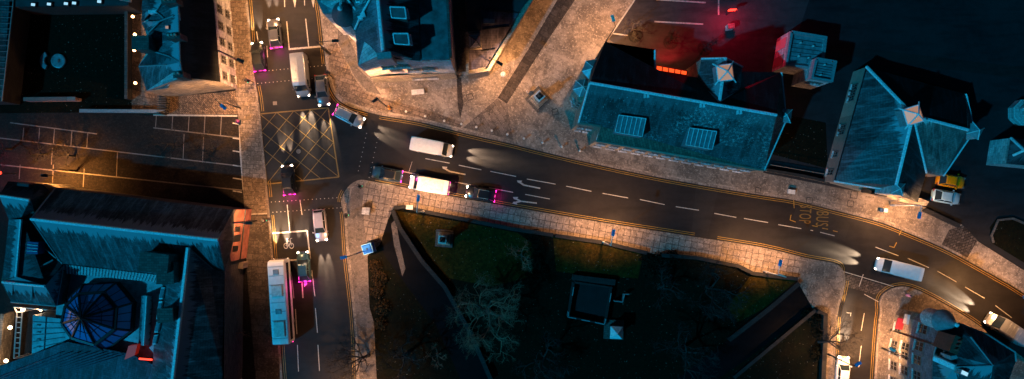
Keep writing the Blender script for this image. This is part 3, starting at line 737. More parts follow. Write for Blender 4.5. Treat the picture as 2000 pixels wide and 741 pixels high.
q = [W(x, y, z) for x, y in ((914, 138), (951, 131), (1013, 27), (938, 19), (940, 60), (914, 66))]
MB().prism([Vector((p.x, p.y, z+.15)) for p in q], z-.2).build('roof_sheet', 'purple_roof', r)
mb = MB().prism([Vector((*W(x, y, z).xy, z+.12)) for x, y in ((897, -149), (1115, -149), (1036, -5), (1014, 24), (938, 18), (938, 58), (914, 62))], z-.2); mb.build('flat_roof', 'flat_dark', r)
pp = [Vector((*W(x, y, z+.3).xy, 0)) for x, y in ((913, 64), (913, 146), (954, 137), (1040, -4), (1120, -149))]
curb_strip(MB(), pp, .42, z-.1, z+.55).build('parapet', 'stone', r)
ridge(r, [[(938, 18, z+.2), (1014, 26, z+.2)], [(944, 58, z+.2), (994, 52, z+.2)], [(940, 100, z+.2), (968, 96, z+.2)]], {}, .06, 'black_metal', 'roof_joint')
q = [W(x, y, z+.9) for x, y in ((913, 66), (939, 65), (941, 94), (915, 96))]
f = MB().prism(q, z).build('rooflight', 'stone', r)
q2 = [W(x, y, z+1.0) for x, y in ((915, 69), (937, 68), (939, 92), (917, 94))]; apx = W(930, 79, z+2.2)
MB().add([*q2, apx], [[0, 1, 4], [1, 2, 4], [2, 3, 4], [3, 0, 4]]).build('glazing', 'pyr_glass', f)
mb = MB()
for p in q2: mb.tube([p, apx], .05, 4)
for i in range(4):
    for t in (.35, .68): 
        a_, b_ = q2[i], q2[(i+1) % 4]; mb.tube([a_.lerp(apx, t), b_.lerp(apx, t)], .03, 4)
mb.build('glazing_bar', 'black_metal', f)
for x, y in ((880, 58), (879, 74), (905, 38)): 
    pass
f = MB().prism([W(*p) for p in ((944, 36, z+.6), (966, 38, z+.6), (966, 46, z+.6), (944, 45, z+.6))], z).build('roof_vent', 'metal_roof', r)

# ---- hall with big south slope (centre right)
r = empty('slate_roofed_hall', base_of((1330, 210, 0)), 'long hall north of the road with two ribbed dormers and lichen spots on its roof', 'building')
e, t_ = 8.0, 13.0
P = dict(Rw=(1152, 162, t_), Re=(1517, 225, t_), SWa=(1130, 240, e), SWb=(1174, 247, e), SWc=(1165, 275, e), SE=(1492, 333, e), SE2=(1535, 235, e),
         NWa=(1182, 82, e), N1=(1280, 97, e), N2=(1279, 139, e), N3=(1362, 152, e), N4=(1405, 200, 11.8), N5=(1445, 175, 10.0), N6=(1450, 140, e), NE=(1526, 142, e), NW2=(1156, 128, e))
for k in ('SWa', 'SWb'): P[k] = onp(P[k][0], P[k][1], P['Rw'], P['Re'], (1330, 305, e))
for k in ('SWc', 'SE'): P[k] = onp(P[k][0], P[k][1], P['Rw'], P['Re'], (1330, 305, e))
walls(r, [P[k] for k in ('SWa', 'SWb', 'SWc', 'SE', 'SE2', 'NE', 'N6')]+[(1450, 131, e), (1417, 114, e), (1370, 115, e)]+[P[k] for k in ('N3', 'N2', 'N1', 'NWa', 'NW2')], 'stone')
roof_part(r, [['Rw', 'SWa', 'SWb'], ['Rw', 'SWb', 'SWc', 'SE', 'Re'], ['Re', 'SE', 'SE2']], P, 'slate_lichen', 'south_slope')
roof_part(r, [['Rw', 'Re', 'SE2', 'NE', 'N6', 'N5', 'N4', 'N3', 'N2', 'N1', 'NWa', 'NW2'][:12]], {**P, 'N5': (1445, 175, 9.5), 'N4': (1405, 200, 12.0)}, 'slate_deep_shade', 'north_slope')
MB().add([P3(P['Rw']), P3(P['SWa']), P3(P['NW2']), P3(P['Rw'])+Vector((.3, 0, 0)), P3(P['SWa'])+Vector((.3, 0, 0)), P3(P['NW2'])+Vector((.3, 0, 0))], [[0, 1, 2], [3, 5, 4]]).build('gable', 'stone', r)
roof_part(r, [[(1370, 115, e), (1417, 114, 11.5), (1405, 200, 12.1), (1362, 160, e)], [(1417, 114, 11.5), (1450, 131, e), (1445, 176, 9), (1405, 200, 12.1)]], P, 'slate', 'wing_roof')
MB().add([W(1370, 115, e), W(1450, 131, e), W(1417, 114, 11.5)], [[0, 1, 2]]).build('gable', 'stone_grey', r)
ridge(r, [['Rw', 'Re']], P, .15); ridge(r, [[(1417, 114, 11.6), (1405, 200, 12.2)]], P, .17)
ridge(r, [[(1362, 160, e+.1), (1405, 200, 12.1), (1445, 177, 9.2)], [(1370, 115, e), (1417, 114, 11.6), (1450, 131, e)], ['SE', 'SE2'], [(1526, 142, e), (1533, 215, e)], [(1279, 98, e), (1279, 139, e)], ['SWa', 'Rw'], [(1174, 248, e), (1166, 274, e)]], P, .1, 'lead', 'verge_lead')
ridge(r, [['SWc', 'SE'], ['SWa', 'SWb']], P, .11, 'stone_tan', 'eaves_course')
cx = W(1413, 144, 12.5)
lan = MB().box((cx.x, cx.y, 12.3), (1.9, 1.9, 1.6), .12).build('lantern', 'lead_dim', r)
lq = [Vector((cx.x, cx.y, 13.1))+Matrix.Rotation(.12, 3, 'Z')@Vector((a*.95, b*.95, 0)) for a, b in ((-1, -1), (1, -1), (1, 1), (-1, 1))]
la = Vector((cx.x, cx.y, 14.0)); MB().add([*lq, la], [[0, 1, 4], [1, 2, 4], [2, 3, 4], [3, 0, 4]]).build('lantern_glass', 'lantern', lan)
mb = MB()
for p in lq: mb.tube([p+(p-la)*.35, la+Vector((0, 0, .1))], .09, 5)
for i in range(4): mb.tube([lq[i], lq[(i+1) % 4]], .08, 5)
mb.build('lantern_rib', 'lead', lan)
def ribbed(root, quad, z, n=6):
    q = [W(x, y, z) for x, y in quad]; q[2].z -= .2; q[3].z -= .2
    o = MB().prism(q, z-2.6).build('dormer', 'metal_roof', root); mb = MB()
    for k in range(n+1): mb.tube([q[0].lerp(q[1], k/n)+Vector((0, 0, .05)), q[3].lerp(q[2], k/n)+Vector((0, 0, .05))], .055, 4)
    for i in (0, 2): mb.tube([q[i]+Vector((0, 0, .05)), q[i+1]+Vector((0, 0, .05))], .06, 4)
    mb.build('seam', 'lead', o); return o
ribbed(r, ((1209, 225), (1262, 232), (1255, 267), (1202, 258)), 11.4); ribbed(r, ((1347, 250), (1400, 257), (1392, 292), (1340, 283)), 11.4)
for x, y in ((1262, 187), (1371, 206), (1443, 219)):
    q = MB()
    for dx in (-3, 3): cc = W(x+dx, y+1, 12.6); q.box(cc, (.25, .45, .5), .2)
    q.build('ridge_vent', 'lead', r)
pyramid(r, 1532, 226, 9.0, .85, .8, rz=.65, body=4); 
for x, y, rr in ((1158, 136, 1.0), (1137, 172, .85)): pyramid(r, x, y, 8.4, rr, .9, 'metal_roof', .2, 8.3, 6, bm='stone')
# stair bay on the west front
b1, b2 = W(1137, 182, 7), W(1131, 200, 7)
bay = MB().prism([W(*p) for p in ((1134, 168, 7), (1150, 176, 7), (1146, 206, 7), (1128, 196, 7), (1126, 184, 7))], 0).build('bay', 'stone', r)
A_, B_ = W(1128, 196, 7), W(1126, 184, 7)
for z in (1.6, 3.6, 5.6): win(r, W(1146, 206, 7), W(1128, 196, 7), .45, z, 1.1, 1.3)
for z in (2.0, 4.6): win(r, B_, A_, .5, z, .7, 1.4)
A_, B_ = W(*P['SWa']), W(*P['SWb'])
for t in (.3, .62): win(r, A_, B_, t, 5.5, .8, 1.6); win(r, A_, B_, t, 2.2, .8, 1.6)
A_, B_ = W(*P['SWc']), W(*P['SE'])
for k in range(12): win(r, A_, B_, .05+.082*k, 5.2, 1.0, 1.7); win(r, A_, B_, .05+.082*k, 2.0, 1.0, 1.7)
# the red lit entrance on the north side
A_, B_ = W(1362, 152, e), W(1279, 139, e)
pr = MB(); d_ = (A_-B_); 
cp = [W(*p) for p in ((1282, 128, 3.2), (1342, 139, 3.2), (1341, 148, 3.2), (1281, 138, 3.2))]
can = empty('entrance_canopy', (cp[0].x, cp[0].y, 0), 'glowing red and orange entrance canopy on the north side of the hall', 'canopy')
MB().prism(cp, 3.0).build('canopy_glass', 'red_window', can)
mb = MB()
for k in range(6): mb.tube([cp[0].lerp(cp[1], k/5)+Vector((0, 0, .06)), cp[3].lerp(cp[2], k/5)+Vector((0, 0, .06))], .07, 4)
for i in (0, 2): mb.tube([cp[i]+Vector((0, 0, .06)), cp[i+1]+Vector((0, 0, .06))], .08, 4)
mb.build('canopy_frame', m_plain('rust red frame', (.3, .05, .03)), can)
for p in cp[:2]: MB().tube([(p.x, p.y, 0), (p.x, p.y, 3)], .08, 6).build('post', 'black_metal', can)
c = (cp[0]+cp[1])/2-Vector(can.location)
lamp('canopy_light', 'SPOT', (c.x, c.y+1.1, 2.7), 1300, (1, .015, .03), can, (0, 1, -.42), 140, .6)

# ---- plant towers
def tower(label, quad, z, wm='stone_grey', vents=((.3, .25), (.7, .3), (.3, .7), (.6, .72)), hatch=True):
    r = empty('roof_tower', base_of((quad[0][0], quad[0][1], 0)), label, 'tower', 'flat topped towers behind the hall')
    q = [W(x, y, z) for x, y in quad]; MB().prism(q, 0).build('wall', wm, r)
    c = sum(q, Vector())/4; qi = [Vector((*(c+(p-c)*.86).xy, z+.02)) for p in q]
    MB().prism(qi, z-.2).build('roof', 'metal_roof', r)
    pts = [Vector((p.x, p.y, 0)) for p in [c+(p-c)*.94 for p in q]]; pts.append(pts[0]); 
    curb_strip(MB(), pts, .38, z-.1, z+.5).build('parapet', 'lead_dim', r)
    mb = MB()
    for k in range(1, 7): a = qi[0].lerp(qi[3], k/7); b = qi[1].lerp(qi[2], k/7); mb.box((a+b)/2+Vector((0, 0, .04)), ((b-a).length, .05, .06), math.atan2((b-a).y, (b-a).x))
    mb.build('roof_batten', 'flat_dark', r)
    for u, v in vents: p = qi[0].lerp(qi[1], u).lerp(qi[3].lerp(qi[2], u), v); MB().lathe((p.x, p.y, z), [(.12, 0), (.12, .4), (.05, .45)], 8).build('roof_vent', 'slab_white', r)
    if hatch: p = qi[0].lerp(qi[1], .45).lerp(qi[3].lerp(qi[2], .45), .82); MB().box((p.x, p.y, z+.15), (.9, .8, .3)).build('hatch', 'lead_dim', r)
    return r, q
tr, q = tower('larger flat topped tower with a pink glow painted on its west wall, behind the hall', ((1542, 62), (1613, 73), (1605, 138), (1531, 130)), 4.2)
for y0 in (.12, .62): 
    a_ = q[0].lerp(q[3], y0); b_ = q[0].lerp(q[3], y0+.3); d_ = (a_-b_).xy.normalized(); n_ = Vector((-d_.y, d_.x, 0))
    MB().box((a_+b_)/2*1.0-Vector((0, 0, 2.2))+Vector((-.05, 0, 0)), ((b_-a_).length, .1, 3.2), math.atan2((b_-a_).y, (b_-a_).x)).build('pink_panel', m_emit('pink glow on wall', (1, .12, .2), .16) if y0 < .2 else 'stone_pink', tr)  # pink light on the wall is painted: one panel glows, no lamp there
tr, q = tower('smaller flat topped tower joined to the corner of the larger one', ((1591, 115), (1631, 121), (1623, 161), (1582, 154)), 6.0, vents=((.5, .2), (.4, .8)), hatch=False)
for t in (.3, .65): win(tr, q[3], q[2], t, 4.4, .8, 1.0)

# ---- eastern hipped hall
r = empty('hipped_hall', base_of((1740, 260, 0)), 'large hall of crossing hipped roofs with a lit glass lantern, beside the parked yellow car', 'building')
e, t_ = 3.6, 9.0
P = dict(NW=(1692, 131, e), SW=(1629, 354, e), S1=(1723, 369, e), SE=(1792, 396, e), X=(1809, 338, e), S2=(1842, 344, e), E=(1902, 256, e), NE=(1886, 184, e), N=(1800, 158, e),
         C=(1783, 226, t_), RS=(1750, 362, 7.0), RE=(1890, 254, 7.0), CN=(1770, 212, t_))
walls(r, [P[k] for k in ('NW', 'SW', 'S1', 'SE', 'X', 'S2', 'E', 'NE', 'N')], 'stone_tan')
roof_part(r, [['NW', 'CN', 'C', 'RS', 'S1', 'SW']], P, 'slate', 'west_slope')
roof_part(r, [['NW', 'N', 'NE', 'RE', 'C', 'CN']], P, 'slate_deep_shade', 'north_slope')
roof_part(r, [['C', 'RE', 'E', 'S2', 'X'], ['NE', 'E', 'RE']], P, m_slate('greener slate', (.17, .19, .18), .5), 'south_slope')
roof_part(r, [['C', 'X', 'SE', 'RS'], ['RS', 'SE', 'S1']], P, 'slate_dark_shade', 'east_slope')
ridge(r, [['NW', 'CN'], ['C', 'RS'], ['C', 'RE']], P, .17)
ridge(r, [['C', 'X'], ['S2', 'E'], ['NE', 'E'], ['SW', 'S1']], P, .11, 'lead', 'verge_lead')
ledge = MB().prism([Vector((*W(x, y).xy, 2.2)) for x, y in ((1616, 357), (1630, 352), (1725, 368), (1796, 394), (1790, 402), (1738, 393), (1700, 380))], 0).build('porch_ledge', 'stone', r)
for x, y, s in ((1698, 375, 1), (1716, 379, 1)): c = W(x, y, 2.3); MB().box((c.x, c.y, 2.35), (2.2, .5, .3), -.2).build('ledge_recess', 'black_metal', r)
cx = W(1781, 226, 9.6)
lan = MB().box((cx.x, cx.y, 9.0), (2.1, 2.1, 1.8), .3).build('lantern', 'lead_dim', r)
lq = [Vector((cx.x, cx.y, 9.9))+Matrix.Rotation(.3, 3, 'Z')@Vector((a*1.05, b*1.05, 0)) for a, b in ((-1, -1), (1, -1), (1, 1), (-1, 1))]
la = Vector((cx.x, cx.y, 10.9)); MB().add([*lq, la], [[0, 1, 4], [1, 2, 4], [2, 3, 4], [3, 0, 4]]).build('lantern_glass', 'lantern', lan)
mb = MB()
for p in lq: mb.tube([p+(p-la)*.3, la+Vector((0, 0, .1))], .10, 5)
for i in range(4): mb.tube([lq[i], lq[(i+1) % 4]], .09, 5)
mb.build('lantern_rib', 'lead', lan)
pyramid(r, 1753, 369, 6.5, .8, .7, rz=.6, body=4); pyramid(r, 1904, 256, 6.5, .85, .9, rz=.3, body=6)
A_, B_ = W(*P['NW']), W(*P['SW'])
for t, h in ((.16, 1.5), (.21, 1.5), (.26, 1.5), (.52, 1.5), (.56, 1.5), (.76, 1.2), (.92, 1.6)): win(r, A_, B_, t, 1.9, .75, h)
f = MB().prism([W(*p) for p in ((1760, 330, 5.6), (1768, 332, 5.4), (1767, 342, 5.4), (1760, 340, 5.6))], 4).build('rooflight', 'black_metal', r)

# ---- small things at the right edge
r = empty('small_gabled_house', base_of((1995, 300, 0)), 'small dark gabled house cut by the right edge of the picture', 'building')
walls(r, [(1974, 270, 4), (2080, 280, 4), (2070, 330, 4), (1966, 320, 4)], 'stone_grey')
roof_part(r, [[(1974, 270, 4), (2000, 294, 6), (2060, 306, 6), (2080, 280, 4)], [(1974, 270, 4), (1966, 320, 4), (2000, 294, 6)], [(1966, 320, 4), (2070, 330, 4), (2060, 306, 6), (2000, 294, 6)], [(2060, 306, 6), (2070, 330, 4), (2080, 280, 4)]], {}, 'slate_dark_shade')
ridge(r, [[(1974, 270, 4), (2000, 294, 6.1)], [(1978, 304, 5), (2000, 294, 6.1)]], {}, .14)
r = empty('round_monument', base_of((1990, 210, 0)), 'lichen covered octagonal monument with a tall shaft at the right edge', 'monument')
c = W(1992, 222); MB().lathe((c.x, c.y, 0), [(1.9, 0), (1.9, 1.2), (1.3, 1.4), (1.3, 4.0)], 8, .4).build('base', 'stone_grey', r)
MB().lathe((c.x, c.y, 4.0), [(1.8, 0), (1.9, .3), (1.6, .8), (.6, 1.2), (.1, 1.25)], 8, .4).build('canopy', 'lead_dim', r)

# ---- bottom right block with cone turret
r = empty('turreted_block', base_of((1860, 690, 0)), 'tall orange lit block with a round cone turret in the bottom right corner', 'building')
e = 10.0
P = dict(A=(1836, 640, e), A0=(1846, 628, e), N1=(1872, 632, e), N2=(1930, 655, e), N3=(1982, 688, e), E1=(1984, 706, e), E2=(1950, 800, e), B1=(1820, 800, e), B0=(1822, 703, e),
         R1=(1865, 717, 12.6), R2=(1939, 714, 13.4), Q=(1895, 658, 11.6))
walls(r, [P[k] for k in ('A', 'A0', 'N1', 'N2', 'N3', 'E1', 'E2', 'B1', 'B0')], 'stone')
M['stone_purple'] = m_stone('purplish upper stone', (.24, .17, .18), .6, .3, .7)  # darker and more purple than the stone below
a_, b_, c_ = W(*P['A']), W(*P['B0']), W(*P['B1'])
mb = MB()
for p, q in ((W(1846, 628, e), a_), (a_, b_), (b_, c_)):
    d_ = (q-p).xy.normalized(); n_ = Vector((d_.y, -d_.x, 0))*.03
    if n_.x > 0: n_ = -n_
    mb.add([Vector((*p.xy, 4.6))+n_, Vector((*q.xy, 4.6))+n_, Vector((*q.xy, 9.98))+n_, Vector((*p.xy, 9.98))+n_], [[0, 1, 2, 3]])
mb.build('upper_wall', 'stone_purple', r)
roof_part(r, [['A0', 'A', (1845, 690, 11.6), 'R2', 'Q', 'N1']], P, 'slate_dark_shade', 'north_slope')
roof_part(r, [['N1', 'Q', 'R2', 'N3', 'N2']], P, 'slate', 'north_east_slope')
roof_part(r, [['R2', 'E1', 'E2', (1930, 780, 11)], ['N3', 'E1', 'R2']], P, 'slate_dark_shade', 'east_slope')
roof_part(r, [[(1845, 690, 11.7), 'B0', 'R1', 'R2'], ['B0', 'B1', (1880, 790, 10.6), 'R1'], ['R1', (1880, 790, 10.6), (1930, 780, 11), 'R2']], P, 'slate', 'south_slope')
ridge(r, [[(1824, 699, 11), (1865, 717, 12.8)]], P, .3, 'lead'); ridge(r, [['Q', 'R2', 'R1'], ['R1', (1880, 760, 11)], ['N1', (1930, 655, e), 'N3', 'E1'], ['A', 'B0']], P, .09, 'lead_dim', 'verge_lead')
for q4, m_ in ((((1878, 722), (1893, 729), (1890, 737), (1875, 731)), 'screen'), (((1857, 696), (1868, 694), (1871, 700), (1858, 704)), 'lead_dim')):
    f = MB().prism([W(x, y, 13.3 if m_ == 'screen' else 13.0) for x, y in q4], 11).build('rooflight', 'lead_dim', r)
    if m_ == 'screen': MB().prism([W(x, y, 13.36) for x, y in ((1880, 723.5), (1891.5, 729), (1889, 735.5), (1877.5, 730.5))], 13.2).build('pane', 'screen', f)
c = W(1841, 627, e); t1 = MB().lathe((c.x, c.y, 0), [(.1, 6.2), (.7, 6.5), (1.12, 7.2), (1.18, 7.3), (1.18, e)], 24).build('turret', 'stone_grey', r)
MB().lathe((c.x, c.y, e), [(1.45, 0), (1.45, .12), (.12, 2.6)], 28).build('turret_roof', 'metal_roof', t1)
MB().lathe((c.x, c.y, e+2.5), [(.16, 0), (.3, .2), (.1, .5)], 10).build('finial', 'lead', t1)
ch = chimney(r, 1857, 671, 12.6, .9, 2.0, 2, 1.2, 3, 'red_brick', 'pot_red')
for t, z, w_ in ((.40, 1.6, 1.1), (.98, 1.6, 1.1)): win(r, a_, b_, t, z, w_, 1.4)
for k, z in enumerate((1.6, 4.1, 6.9)):
    if k: win(r, a_, b_, .93 if k == 1 else .75, z, 1.2, 1.7)
    for t in (.12, .45, .8): win(r, b_, c_, t, z, 1.2, 1.6)
win(r, a_, b_, .2, 6.9, 1.2, 1.7)
q = MB().tube([Vector((*a_.lerp(b_, .55).xy, z)) + Vector((-.14, 0, 0)) for z in (0, 3, 6, 9.9)], .07, 6); q.build('downpipe', 'black_metal', r)
c = a_.lerp(b_, .22); aw = MB().box((c.x-.5, c.y, 2.6), (.9, 1.5, .2), math.atan2((b_-a_).y, (b_-a_).x)+math.pi/2).build('awning', m_plain('dark red awning', (.35, .02, .04)), r)
c = a_.lerp(b_, .03); MB().box((c.x-.25, c.y, 3.4), (.3, 1.3, .8), math.atan2((b_-a_).y, (b_-a_).x)+math.pi/2).build('wall_sign', 'slab_white', r)

# ---- south west complex
r = empty('courtyard_school', base_of((250, 560, 0)), 'rambling slate roofed block round a small court with an octagonal glass dome', 'building')
e, t_ = 6.4, 11.0
P = dict(Rw=(61, 428, t_), Re=(426, 469, t_), NWc=(108, 368, e), NEc=(456, 410, e), SWc=(121, 515, e), SEc=(310, 536, e), E1=(439, 531, e), E2=(437, 741, e), E3=(430, 850, e), V=(340, 540, e), V1=(368, 484, 10.2), RB=(338, 741, 10.2), RB2=(330, 850, 10.2), IW=(318, 560, e), IW2=(300, 680, e), IW3=(290, 850, e), H=(415, 525, 7.4))
walls(r, [P[k] for k in ('NWc', 'NEc', 'E1', 'E2', 'E3', 'IW3', 'IW2', 'IW', 'SEc', 'SWc')]+[(70, 440, e)], 'stone_dark')
roof_part(r, [['Rw', 'Re', 'NEc', 'NWc']], P, 'slate', 'north_slope'); 
roof_part(r, [['Rw', 'SWc', 'SEc', 'V', 'V1', 'H', 'E1', 'Re']], {**P, 'V1': (368, 484, 9.6)}, 'slate', 'south_slope')
roof_part(r, [['Re', 'E1', (456, 470, e), 'NEc']], P, 'slate_dark_shade', 'east_hip')
roof_part(r, [['V1', 'V', 'IW', 'IW2', 'IW3', 'RB2', 'RB']], P, 'slate', 'wing_west_slope')
roof_part(r, [['V1', 'RB', 'RB2', 'E3', 'E2', 'E1', 'H']], P, 'slate', 'wing_east_slope')
ridge(r, [['Rw', 'Re']], P, .17); ridge(r, [['V1', 'RB', 'RB2']], P, .22)
ridge(r, [['V1', 'H'], ['Rw', 'SWc'], ['NWc', 'Rw'], ['V1', 'V']], P, .07, 'lead_dim', 'hip_lead')
# curved east gable wall, pink and orange under the street lamps
gw = [W(*p) for p in ((466, 411, 5.2), (477, 411, 5.2), (481, 418, 4.4), (479, 445, 4.2), (474, 480, 4.2), (469, 510, 4.2), (452, 512, 5.2), (450, 470, 5.6))]
M['render_red'] = m_plain('red orange render', (.42, .15, .10), .85, 0, .45, .8)
gmb = MB().prism([Vector((*p.xy, z)) for p, z in zip([W(x, y, 1) for x, y in ((462, 411), (478, 410), (482, 417), (479, 450), (474, 482), (469, 511), (452, 512), (450, 470))], (5.6, 1.9, 1.7, 1.9, 1.9, 1.9, 5.6, 6.2))], 0)
A_, B_ = W(456, 410, e), W(445, 512, e); d_ = (B_-A_).xy.normalized(); n_ = Vector((-d_.y, d_.x, 0))*.06
n_ = n_ if n_.x > 0 else -n_
pts = []
for t, z in ((0, 5.6), (.12, 6.25), (.5, 6.35), (.85, 6.25), (1, 5.4)): p = A_.lerp(B_, t); pts.append(Vector((p.x, p.y, z))+n_)
lo = [Vector((p.x, p.y, 0)) for p in pts]; m_ = len(pts)
MB().add(pts+lo, [[i, i+1, m_+i+1, m_+i] for i in range(m_-1)]).build('curved_gable', 'render_red', r)
mb = MB()
mb.tube([Vector((p.x, p.y, 2.6))+n_ for p in (pts[0], pts[-1])], .1, 5)
mb.build('gable_band', 'black_metal', r)
for t, h_, w_ in ((.38, 1.6, .7), (.56, 2.6, .9), (.76, 1.6, .7)): p = A_.lerp(B_, t)+n_; MB().box((p.x, p.y, 4.6), (w_, .16, h_), math.atan2(d_.y, d_.x)).build('gable_recess', 'black_metal', r)
# chimneys
chimney(r, 308, 512, 10.6, 2.2, 3.4, 3.2, -.12, 0, 'stone_dark'); chimney(r, 330, 532, 9.6, 2.6, 2.0, 3.2, 0, 0, 'stone_dark'); chimney(r, 330, 614, 10.4, 1.6, 1.8, 2.6, .05, 0, 'stone_dark')
# north west block and west wing
P2 = dict(a=(16, 354, e), b=(82, 360, e), c=(66, 407, e), d=(17, 429, e), r0=(0, 382, 9.5), r1=(58, 390, 9.5))
walls(r, [(16, 354, e), (82, 360, e), (90, 366, e), (66, 410, e), (70, 440, e), (110, 520, e), (122, 530, e), (110, 598, e), (22, 590, e), (2, 552, e), (8, 510, e), (17, 429, e), (-2, 382, e)], 'stone_dark')
roof_part(r, [[(16, 354, e), (-2, 382, 9), (58, 391, 9), (82, 361, e)], [(58, 391, 9), (66, 408, e+.4), (96, 372, e), (82, 361, e)]], P, 'slate_dark_shade', 'block_north_slope')
roof_part(r, [[(-2, 382, 9), (58, 391, 9), (66, 410, e+.3), (40, 429, e+.3), (17, 429, e)]], P, 'slate', 'block_south_slope')
roof_part(r, [[(42, 429, 8.4), (17, 429, e), (8, 510, e), (5, 545, e), (32, 541, 8.4)]], P, 'slate', 'block_west_slope')
roof_part(r, [[(42, 429, 8.4), (32, 541, 8.4), (88, 559, 8.0), (122, 516, e), (80, 480, e), (66, 440, e)]], P, 'slate_dark_shade', 'block_east_slope')
roof_part(r, [[(5, 551, 8.6), (88, 559, 8.6), (110, 598, e), (22, 590, e)], [(5, 551, 8.6), (32, 541, 8.5), (88, 559, 8.6)], [(88, 559, 8.6), (122, 520, e), (122, 532, e), (110, 598, e)]], P, 'slate', 'block_hip')
ridge(r, [[(-2, 382, 9), (58, 391, 9)], [(42, 429, 8.5), (32, 541, 8.5)], [(5, 551, 8.7), (88, 559, 8.7)]], P, .14)
ridge(r, [[(82, 481, 7), (122, 514, e+.1)], [(104, 508, 7.2), (76, 523, 7.6)], [(22, 590, e), (110, 598, e)], [(26, 556, 8.3), (24, 576, 7.4)], [(64, 560, 8.3), (62, 586, 7.2)]], P, .08, 'lead_dim', 'hip_lead')
f = MB().prism([W(*p) for p in ((54, 472, 8.4), (75, 474, 8.4), (73, 497, 8.4), (51, 496, 8.4))], 7).build('rooflight', m_plain('navy rooflight', (.05, .08, .2), .3), r)
mb = MB()
for k in (.25, .5, .75): mb.tube([W(54-3*k, 472+24*k, 8.5), W(74-2*k, 474+23*k, 8.5)], .05, 4)
mb.build('glazing_bar', 'lead', f)
f = MB().prism([W(*p) for p in ((34, 357, 8), (57, 360, 8), (55, 366, 8), (33, 363, 8))], 7).build('rooflight', 'flat_dark', r)
# court: flat roofs, glazed strips
MB().prism([Vector((*W(x, y, 4.5).xy, 4.5)) for x, y in ((123, 515), (318, 536), (318, 560), (300, 690), (280, 741), (100, 741), (110, 600))], 0).build('court_flat', 'metal_roof', r)
sp = [W(*p) for p in ((125, 517, 6.0), (306, 537, 6.0), (318, 552, 5.6), (306, 556, 5.6), (300, 551, 5.6), (126, 534, 5.6))]
o_ = MB().prism(sp, 4.4).build('seamed_strip', 'lead_dim', r); mb = MB()
for k in range(30): a_ = sp[0].lerp(sp[1], k/29); b_ = sp[5].lerp(sp[4], k/29); mb.tube([a_+Vector((0, 0, .06)), b_+Vector((0, 0, .06))], .07, 4)
mb.build('seam', 'lead', o_)
for (x0, y0), (x1, y1) in (((322, 562), (317, 585)), ((317, 589), (312, 624)), ((313, 629), (308, 650)), ((308, 655), (304, 673))):
    q = [W(x0-7, y0, 6.9), W(x0, y0, 6.9), W(x1, y1, 6.9), W(x1-7, y1, 6.9)]
    f = MB().prism(q, 4.4).build('rooflight', 'lead', r); c = sum(q, Vector())/4
    MB().prism([c+(p-c)*.8+Vector((0, 0, .05)) for p in q], 6.8).build('pane', m_glass('rooflight glass', (.08, .14, .18), .3), f)
roof_part(r, [[(287, 578, 7), (281, 675, 7), (270, 675, 5), (276, 578, 5)], [(287, 578, 7), (298, 580, 5), (292, 675, 5), (281, 675, 7)]], P, 'slate', 'link_roof'); ridge(r, [[(287, 578, 7), (281, 675, 7)]], P, .09)
# low west range with panel roof and ladder frame
MB().prism([W(*p) for p in ((64, 616, 5), (126, 624, 5), (140, 660, 5), (62, 692, 5))], 0).build('panel_roof', 'metal_roof', r)
mb = MB()
for k in range(1, 6): mb.tube([W(64, 616+k*13, 5.05), W(126, 623+k*9, 5.05)], .05, 4)
mb.tube([W(90, 619, 5.06), W(86, 682, 5.06)], .06, 4)
for k in range(4): mb.box(W(74, 636+k*14, 5.1), (.5, .15, .1))
mb.build('panel_joint', 'lead_dim', r)
# glass dome
oc = [W(*p) for p in ((163, 556, 5.4), (227, 552, 5.4), (260, 592, 5.4), (256, 646, 5.4), (205, 686, 5.4), (146, 668, 5.4), (121, 632, 5.4), (130, 588, 5.4))]
cc = sum(oc, Vector())/8
dm = MB().prism([Vector((*p.xy, 5.4)) for p in oc], 4.3).build('dome_base', 'black_metal', r)
ring_ = [cc+(p-cc)*.74 for p in oc]; 
for p in ring_: p.z = 7.0
ap_ = W(158, 621, 10.2); ap_ = Vector(((ap_.x+cc.x*0.0)/1.0, ap_.y, 10.2))
gl = MB()
for i in range(8):
    j = (i+1) % 8; gl.poly([oc[i], oc[j], ring_[j], ring_[i]]); gl.poly([ring_[i]+Vector((0, 0, .12)), ring_[j]+Vector((0, 0, .12)), ap_])
gl.build('dome_glass', 'glass_blue', dm)
mb = MB()
for i in range(8):
    j = (i+1) % 8; up_ = Vector((0, 0, .12))
    mb.tube([ring_[i]+up_, ap_], .17, 5); mb.tube([oc[i], ring_[i]+up_], .16, 5); mb.tube([ring_[i]+up_, ring_[j]+up_], .28, 5); mb.tube([oc[i], oc[j]], .16, 5)
    for t in (.33, .66):
        mb.tube([ring_[i].lerp(ring_[j], t)+up_, ap_.lerp(ring_[i].lerp(ring_[j], t), .12)+up_], .05, 4); mb.tube([oc[i].lerp(oc[j], t), ring_[i].lerp(ring_[j], t)+up_], .05, 4)
    mb.tube([ring_[i].lerp(ap_, .4)+up_, ring_[j].lerp(ap_, .4)+up_], .04, 4)
mb.build('dome_rib', 'black_metal', dm)
